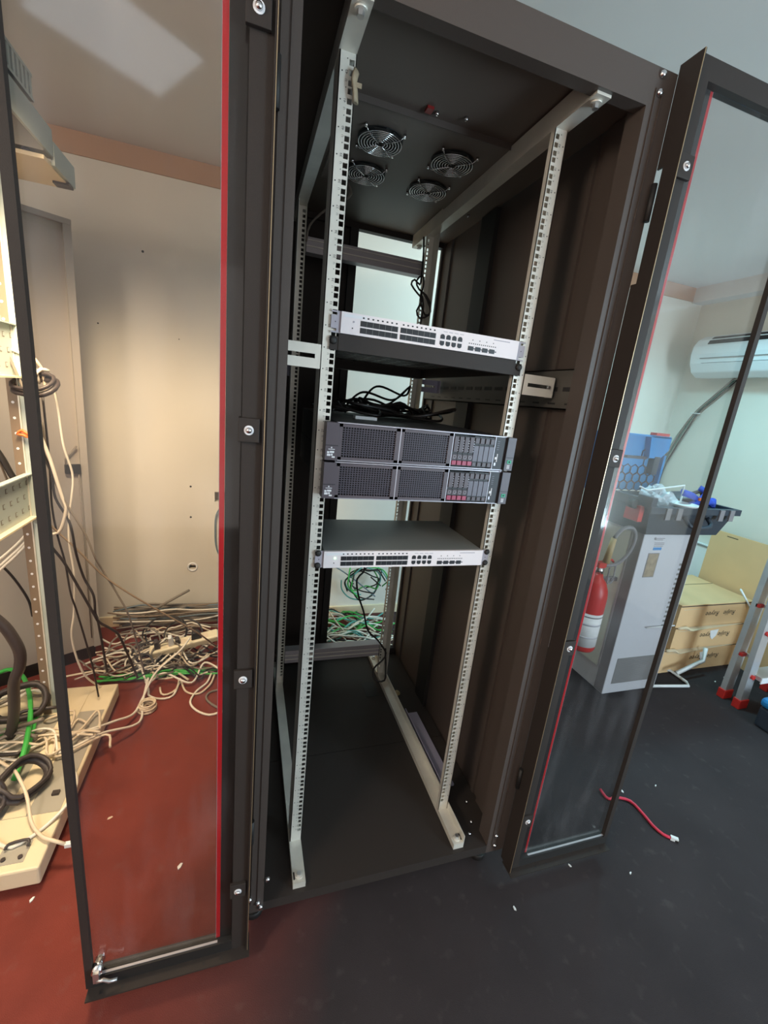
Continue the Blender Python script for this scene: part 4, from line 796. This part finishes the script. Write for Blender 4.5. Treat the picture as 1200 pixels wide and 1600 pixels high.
obj('nozzle', MB().cyl((EX + 0.012, EY - 0.03, 0.905), (EX + 0.004, EY - 0.025, 0.775), 0.013, 0.017, n=16, m='brass'), ex, label='tan hose grip')
obj('hanging_bracket', MB().box(EX + 0.03, 1.444, EY + 0.01, EY + 0.03, 0.655, 0.675, 'ups_dark'), ex)
# open tool case
tc = thing('tool_case', (1.61, 0.70, 0.946), 'open black and blue tool case on top of the grey power unit', 'tool case')
def tray_box(x0, x1, y0, y1, z0, z1, fl, m):
    a = MB(); t = 0.006
    lo = [(x0, y0), (x1, y0), (x1, y1), (x0, y1)]; hi = [(x0 - fl, y0 - fl * 0.6), (x1 + fl, y0 - fl * 0.6), (x1 + fl, y1 + fl * 0.4), (x0 - fl, y1 + fl * 0.4)]
    for k in range(4):
        j = (k + 1) % 4; cx, cy = (x0 + x1) / 2, (y0 + y1) / 2
        P = [Vector((*lo[k], z0)), Vector((*lo[j], z0)), Vector((*hi[j], z1)), Vector((*hi[k], z1))]
        nrm = (P[1] - P[0]).cross(P[3] - P[0]).normalized(); inward = Vector((cx, cy, P[0].z)) - (P[0] + P[1]) / 2
        if nrm.dot(inward) < 0: nrm.negate()
        a.prism(P, nrm * t, m)
    a.box(x0, x1, y0, y1, z0, z0 + t, m); return a
a = tray_box(1.42, 1.895, 0.500, 0.86, 0.947, 1.085, 0.05, 'case_dark')
obj('case_body', a, tc)
a = MB().box(1.36, 1.955, 0.455, 0.475, 1.062, 1.092, 'case_dark').box(1.365, 1.39, 0.47, 0.87, 1.08, 1.12, 'case_dark').box(1.935, 1.955, 0.47, 0.87, 1.062, 1.092, 'case_dark')
a.box(1.36, 1.39, 0.46, 0.54, 1.09, 1.135, 'case_dark')
for x in (1.45, 1.52, 1.80, 1.87): a.box(x, x + 0.03, 0.448, 0.456, 1.035, 1.09, 'ups_dark')
obj('rim', a, tc)
obj('carry_handle', MB().tube([(1.60, 0.470, 1.045), (1.60, 0.445, 1.02), (1.63, 0.435, 1.005), (1.72, 0.435, 1.005), (1.75, 0.445, 1.02), (1.75, 0.470, 1.045)], 0.010, 8, 'case_dark'), tc)
obj('side_latch', MB().box(1.345, 1.372, 0.50, 0.58, 1.01, 1.085, 'red').cyl((1.335, 0.52, 1.09), (1.335, 0.56, 1.09), 0.022, n=16, m='black_flat'), tc, label='red side latch')
ld = MB().box(1.36, 1.845, 0.880, 0.888, 1.09, 1.40, 'case_blue').box(1.36, 1.845, 0.845, 0.880, 1.395, 1.405, 'case_blue').box(1.835, 1.850, 0.850, 0.888, 1.09, 1.30, 'case_blue').prism([(1.70, 0.845, 1.40), (1.85, 0.845, 1.40), (1.85, 0.845, 1.33), (1.80, 0.845, 1.28), (1.72, 0.845, 1.28)], (0, 0.04, 0), 'case_blue')
ld.box(1.36, 1.50, 0.846, 0.880, 1.10, 1.39, 'case_blue').box(1.76, 1.80, 0.842, 0.880, 1.19, 1.29, 'case_dark').box(1.58, 1.72, 0.860, 0.880, 1.27, 1.285, 'case_dark')
hexm = []
for r_ in range(5):
    for c_ in range(9):
        hx = 1.40 + c_ * 0.054 + (0.027 if r_ % 2 else 0); hz_ = 1.115 + r_ * 0.046
        if hx > 1.83 or (hz_ > 1.24 and hx < 1.70): continue
        P = [(hx + 0.029 * math.cos(math.pi / 6 + k * math.pi / 3), 0.876, hz_ + 0.029 * math.sin(math.pi / 6 + k * math.pi / 3)) for k in range(6)]
        ld.tube(P, 0.0032, 4, 'case_dark', curve=False, closed=True)
lid = obj('lid', ld, tc, label='blue lid with honeycomb ribs')
obj('lid_latch', MB().box(1.72, 1.815, 0.835, 0.875, 1.405, 1.420, 'red'), lid, label='red lid latch')
for x in (1.45, 1.80): obj('hinge', MB().cyl((x - 0.03, 0.876, 1.088), (x + 0.03, 0.876, 1.088), 0.008, n=12, m='case_dark'), tc)
# contents of the case
bm_ = bmesh.new(); bmesh.ops.create_icosphere(bm_, subdivisions=4, radius=1.0); rb = random.Random(2)
from mathutils import noise as mn
bag = MB(); bag.bm.free(); bag.bm = bm_; bag._mi('bag')
for v in bag.bm.verts:
    k = 1 + 0.35 * mn.noise(v.co * 2.3) + 0.2 * mn.noise(v.co * 6); v.co = Vector((1.545 + v.co.x * 0.085 * k, 0.60 + v.co.y * 0.07 * k, 1.09 + max(-0.6, v.co.z) * 0.075 * k))
obj('plastic_bag', bag, None, 'crumpled clear plastic bag in the open tool case', 'plastic bag')
obj('plastic_disc', MB().lathe((1.635, 0.52, 1.085), [(0.0, 0), (0.055, 0.004), (0.068, 0.014), (0.066, 0.018), (0.05, 0.010), (0.0, 0.008)], 28, 'plastic_white'), None, 'round white dish on the front rim of the open tool case', 'dish')
single('white_rod', [(1.40, 0.58, 1.165), (1.44, 0.57, 1.150), (1.66, 0.56, 1.185), (1.658, 0.555, 1.10)], 0.0045, 'plastic_white', 'thin white rod bent at a right angle across the tool case', 'rod', 6, curve=False)
pch = MB()
def blob(c, s, seed, m, sub=3):
    b2 = bmesh.new(); bmesh.ops.create_icosphere(b2, subdivisions=sub, radius=1.0); q = MB(); q.bm.free(); q.bm = b2; q._mi(m)
    for v in q.bm.verts:
        k = 1 + 0.3 * mn.noise(v.co * 1.9 + Vector((seed, 0, 0))) + 0.12 * mn.noise(v.co * 5 + Vector((0, seed, 0)))
        v.co = Vector((c[0] + v.co.x * s[0] * k, c[1] + v.co.y * s[1] * k, c[2] + v.co.z * s[2] * k))
    for f in q.bm.faces: f.smooth = True
    return q
tb = thing('tool_pouch', (1.78, 0.62, 1.05), 'blue and black cloth tool pouch heaped in the open tool case', 'tool pouch')
obj('pouch_body', blob((1.785, 0.64, 1.085), (0.125, 0.09, 0.050), 3.0, 'case_dark'), tb)
sx_ = MB().tube([(1.66, 0.56, 1.15), (1.72, 0.545, 1.135), (1.77, 0.54, 1.11), (1.83, 0.54, 1.115), (1.89, 0.56, 1.10)], 0.022, 8, 'tool_blue', flat=0.5).tube([(1.70, 0.53, 1.09), (1.76, 0.53, 1.12), (1.80, 0.54, 1.155), (1.78, 0.57, 1.175)], 0.018, 8, 'tool_blue', flat=0.6).tube([(1.83, 0.55, 1.12), (1.88, 0.55, 1.09), (1.90, 0.57, 1.12)], 0.018, 8, 'tool_blue', flat=0.6)
obj('strap', sx_, tb, label='royal blue straps')
obj('handle_loop', MB().tube([(1.80, 0.62, 1.13), (1.88, 0.63, 1.145), (1.93, 0.65, 1.11), (1.90, 0.68, 1.08)], 0.010, 8, 'black_flat'), tb)
obj('buckle', MB().box(1.735, 0.0 + 1.765, 0.520, 0.528, 1.118, 1.132, 'orange'), tb, label='orange buckle')

# white board along the right wall and big carton sheet
obj('wall_board', MB().box(2.690, 2.719, 0.90, 1.58, 0.0, 0.690, 'plastic_white').box(2.686, 2.690, 0.90, 1.58, 0.672, 0.684, 'vent'), None, 'low white board standing against the wall behind the cartons', 'board')  # grey strip paints the shadow line under the board's top edge
bc = MB().box(2.675, 2.684, -0.25, 1.03, 0.0, 0.820, 'cardboard').box(2.6746, 2.675, 0.86, 0.93, 0.795, 0.800, 'ink')
obj('cardboard_sheet', bc, None, 'large flat brown cardboard sheet leaning against the wall behind the stacked cartons', 'cardboard')
def carton(x0, x1, y0, y1, z0, z1, rot, label, flap, paper):
    t = thing('cardboard_box', ((x0 + x1) / 2, (y0 + y1) / 2, z0), label, 'cardboard box', 'stacked cartons by the wall')
    c = Vector(((x0 + x1) / 2, (y0 + y1) / 2, 0)); A = T(*c) @ Rz(rot) @ T(*(-c))
    b = MB().box(x0, x1, y0, y1, z0 + 0.001, z1 - 0.006, 'cardboard', A)
    zc = (z0 + z1) / 2 - 0.004
    b.text('Ruijie   Reyee', 0.046, A @ face_front(x0 + (x1 - x0) * 0.57, y0 - 0.0008, zc + 0.008, math.pi), 'ink', 0.0002, 0.25)
    b.box(x0 + 0.03, x0 + 0.20, y0 - 0.0006, y0, z1 - 0.034, z1 - 0.031, 'cardboard_edge', A)
    obj('carton', b, t)
    f = MB().box(x0 - 0.004, x1 + 0.004, y0 - 0.004, y1 + 0.002, z1 - 0.006, z1 - 0.001, 'cardboard', A).box(x0 - 0.003, x1 + 0.003, y0 - 0.0042, y0 - 0.003, z1 - 0.012, z1 - 0.006, 'ink', A)
    obj('lid_flap', f, t)
    if flap:
        f = MB()
        f.prism([A @ Vector(p) for p in ((x0 + 0.01, y0 - 0.002, z1 - 0.002), (x0 + 0.10, y0 - 0.03, z1 - 0.014), (x0 + 0.25, y0 - 0.018, z1 - 0.010), (x1 - 0.05, y0 - 0.006, z1 - 0.002))], (0, 0, -0.004), 'cardboard_edge')
        f.tube([A @ Vector(p) for p in ((x0 + 0.005, y0 - 0.006, z1 - 0.004), (x0 + 0.06, y0 - 0.02, z1 + 0.004), (x0 + 0.09, y0 - 0.022, z1 - 0.016))], 0.010, 6, 'cardboard_edge', flat=0.3)
        obj('torn_flap', f, t, label='torn pale flap')
    if paper:
        px, pz, s = paper
        obj('torn_label', MB().prism([A @ Vector(p) for p in ((px - s, y0 - 0.001, pz + s * 0.6), (px + s, y0 - 0.001, pz + s * 0.8), (px + s * 0.8, y0 - 0.001, pz - s * 0.5), (px + s * 0.1, y0 - 0.001, pz - s * 1.2), (px - s * 0.5, y0 - 0.001, pz - s * 0.7))], (0, -0.001, 0), 'paper'), t, label='torn white label')
    return t
carton(2.018, 2.650, 0.660, 1.05, 0.000, 0.164, 0.0, 'brown carton at the bottom of the stack of three', True, (2.36, 0.10, 0.035))
carton(2.052, 2.660, 0.652, 1.05, 0.164, 0.318, -0.01, 'brown carton in the middle of the stack of three', True, (2.38, 0.255, 0.035))
t3 = carton(2.030, 2.640, 0.648, 1.05, 0.318, 0.466, 0.0, 'brown carton on top of the stack, white sticker on its lid', False, None)
obj('sticker', MB().box(2.20, 2.30, 0.86, 0.92, 0.466, 0.4668, 'paper').box(2.03, 2.64, 0.905, 0.909, 0.4655, 0.4662, 'ink'), t3, label='white sticker')
# trunking lengths and white loops
single('plastic_trunking', [(2.50, 0.655, 0.545), (2.60, 0.63, 0.43)], 0.011, 'plastic_white', 'short white trunking length leaning on the top carton beside the ladder', 'trunking', 4, curve=False, flat=0.5)
single('plastic_trunking', [(2.055, 0.58, 0.055), (2.285, 0.60, 0.105), (2.285, 0.61, 0.185)], 0.012, 'plastic_white', 'bent white trunking length in front of the bottom carton', 'trunking', 4, curve=False, flat=0.5)
obj('plastic_loop', MB().tube([(1.80, 0.72, 0.012), (2.052, 0.690, 0.012), (2.115, 0.655, 0.012), (2.108, 0.545, 0.012), (2.085, 0.515, 0.012), (1.80, 0.56, 0.012)], 0.009, 6, 'plastic_white', curve=False, closed=True), None, 'thin white plastic loop lying on the floor before the cartons', 'plastic loop')
# ladder
la = thing('step_ladder', (2.5, 0.36, 0), 'folded aluminium step ladder with red feet beside the cartons', 'ladder')
def stile(x, y, lean):
    a = MB(); a.prism([(x - 0.030, y, 0.05), (x + 0.030, y, 0.05), (x + 0.030 + lean[0], y + lean[1], 1.75), (x - 0.030 + lean[0], y + lean[1], 1.75)], (0, 0.028, 0), 'ladder')
    s = obj('stile', a, la); obj('foot', MB().box(x - 0.036, x + 0.036, y - 0.006, y + 0.034, 0, 0.055, 'red'), s, label='red plastic foot', bevel=0.004)
for x in (2.235, 2.60): stile(x, 0.400, (0.0, -0.02)); stile(x - 0.005, 0.315, (0.0, 0.035))
for k in range(5):
    z = 0.19 + k * 0.26
    obj('step', MB().box(2.245, 2.575, 0.285 + 0.006 * k, 0.365 + 0.006 * k, z, z + 0.022, 'ladder').box(2.245, 2.575, 0.280 + 0.006 * k, 0.285 + 0.006 * k, z - 0.012, z + 0.022, 'plastic_white'), la)
    obj('rivet', MB().cyl((2.225, 0.305 + 0.006 * k, z + 0.01), (2.225, 0.320 + 0.006 * k, z + 0.01), 0.012, n=12, m='red'), la, label='red rivet cap')
for z in (0.285, 0.58):
    obj('brace', MB().box(2.205, 2.240, 0.380, 0.400, z, z + 0.018, 'red').box(2.24, 2.26, 0.32, 0.40, z, z + 0.014, 'ladder'), la, label='red hinge brace')
# tool box at the edge
tbx = thing('tool_box', (2.33, 0.10, 0), 'blue lidded black toolbox with a red latch on the floor by the ladder', 'toolbox')
obj('case_body', MB().box(2.155, 2.52, 0.03, 0.21, 0.0, 0.115, 'case_dark'), tbx, bevel=0.012)
obj('lid', MB().box(2.150, 2.525, 0.025, 0.215, 0.115, 0.165, 'case_blue'), tbx, bevel=0.018, label='blue lid')
obj('latch', MB().box(2.175, 2.235, 0.012, 0.03, 0.02, 0.10, 'red'), tbx, label='red latch', bevel=0.004)
# red cable with a plug on the floor
rc = thing('patch_cable', (1.05, -0.05, 0), 'short red cable with a plug at its end on the dark floor', 'cable')
obj('cord', MB().tube([(0.985, 0.045, 0.012), (0.985, 0.012, 0.007), (1.00, 0.002, 0.007), (1.026, 0.004, 0.007), (1.073, -0.023, 0.007), (1.077, -0.079, 0.007), (1.073, -0.126, 0.007), (1.081, -0.162, 0.007), (1.098, -0.178, 0.007)], 0.0055, 8, 'red_cable'), rc)
A = T(1.106, -0.184, 0.008) @ Rz(-0.7)
obj('plug', MB().box(-0.010, 0.014, -0.006, 0.006, -0.0075, 0.006, 'plastic_white', A).box(0.004, 0.014, -0.0062, 0.0062, -0.0078, 0.000, 'black_flat', A), rc, label='clear and black plug')

# air conditioner on the right wall
ac = thing('air_conditioner', (2.60, 0.95, 1.82), 'white split air conditioner high on the wall above the cartons', 'air conditioner')
prof = [(2.72, 1.825), (2.60, 1.815), (2.545, 1.845), (2.512, 1.900), (2.500, 1.960), (2.505, 2.010), (2.535, 2.055), (2.585, 2.085), (2.72, 2.095)]
obj('casing', MB().prism([(x, 1.405, z) for x, z in prof], (0, -0.905, 0), 'ac'), ac, bevel=0.008)
obj('outlet', MB().prism([(2.5105, 1.32, 1.903), (2.5255, 1.32, 1.878), (2.5275, 1.32, 1.8785), (2.5125, 1.32, 1.9035)], (0, -0.79, 0), 'dark_hole').prism([(2.499, 1.33, 1.9295), (2.4995, 1.33, 1.934), (2.503, 1.33, 1.934), (2.503, 1.33, 1.9295)], (0, -0.80, 0), 'vent'), ac)
g = MB()
for (xa, za), (xb, zb_) in (((2.512, 2.024), (2.527, 2.046)), ((2.540, 2.060), (2.560, 2.072))):
    g.prism([(xa - 0.003, 1.31, za), (xb - 0.003, 1.31, zb_ + 0.002), (xb, 1.31, zb_ - 0.003), (xa, 1.31, za - 0.003)], (0, -0.78, 0), 'dark_hole')
obj('intake_grille', g, ac)
bun = MB(); rb = random.Random(5); acl = [(2.66, 1.10, 1.84), (2.69, 1.19, 1.815), (2.69, 1.251, 1.751), (2.69, 1.317, 1.677), (2.69, 1.396, 1.579), (2.69, 1.456, 1.464), (2.69, 1.508, 1.323), (2.69, 1.557, 1.156), (2.69, 1.57, 0.941), (2.69, 1.57, 0.70)]
CN = ['teal_cable', 'black_cable', 'white_cable', 'grey_cable', 'teal_dark', 'black_cable', 'teal_dark', 'white_cable']
CL = ['bright teal', 'black', 'white', 'dark grey', 'dark green', 'second black', 'second dark green', 'second white']
for k in range(8):
    o1, o2 = rb.uniform(-0.018, 0.012), rb.uniform(-0.036, 0.036)
    pts = [(p[0] + o1, p[1] + o2 * (1.0 if j != 4 else 0.4), p[2] - o2 * (0.5 if j != 4 else 0.2)) for j, p in enumerate(acl)]
    single('drop_cable', pts, 0.0045, CN[k], CL[k] + ' cable in the bundle slanting down from the air conditioner', 'cable', 6, 'cables dropping from the air conditioner')
obj('cable_tie', MB().torus((2.687, 1.396, 1.579), 0.030, 0.003, 16, 5, 'plastic_white', 'z'), None, 'white tie around the cable bundle below the air conditioner', 'cable tie')
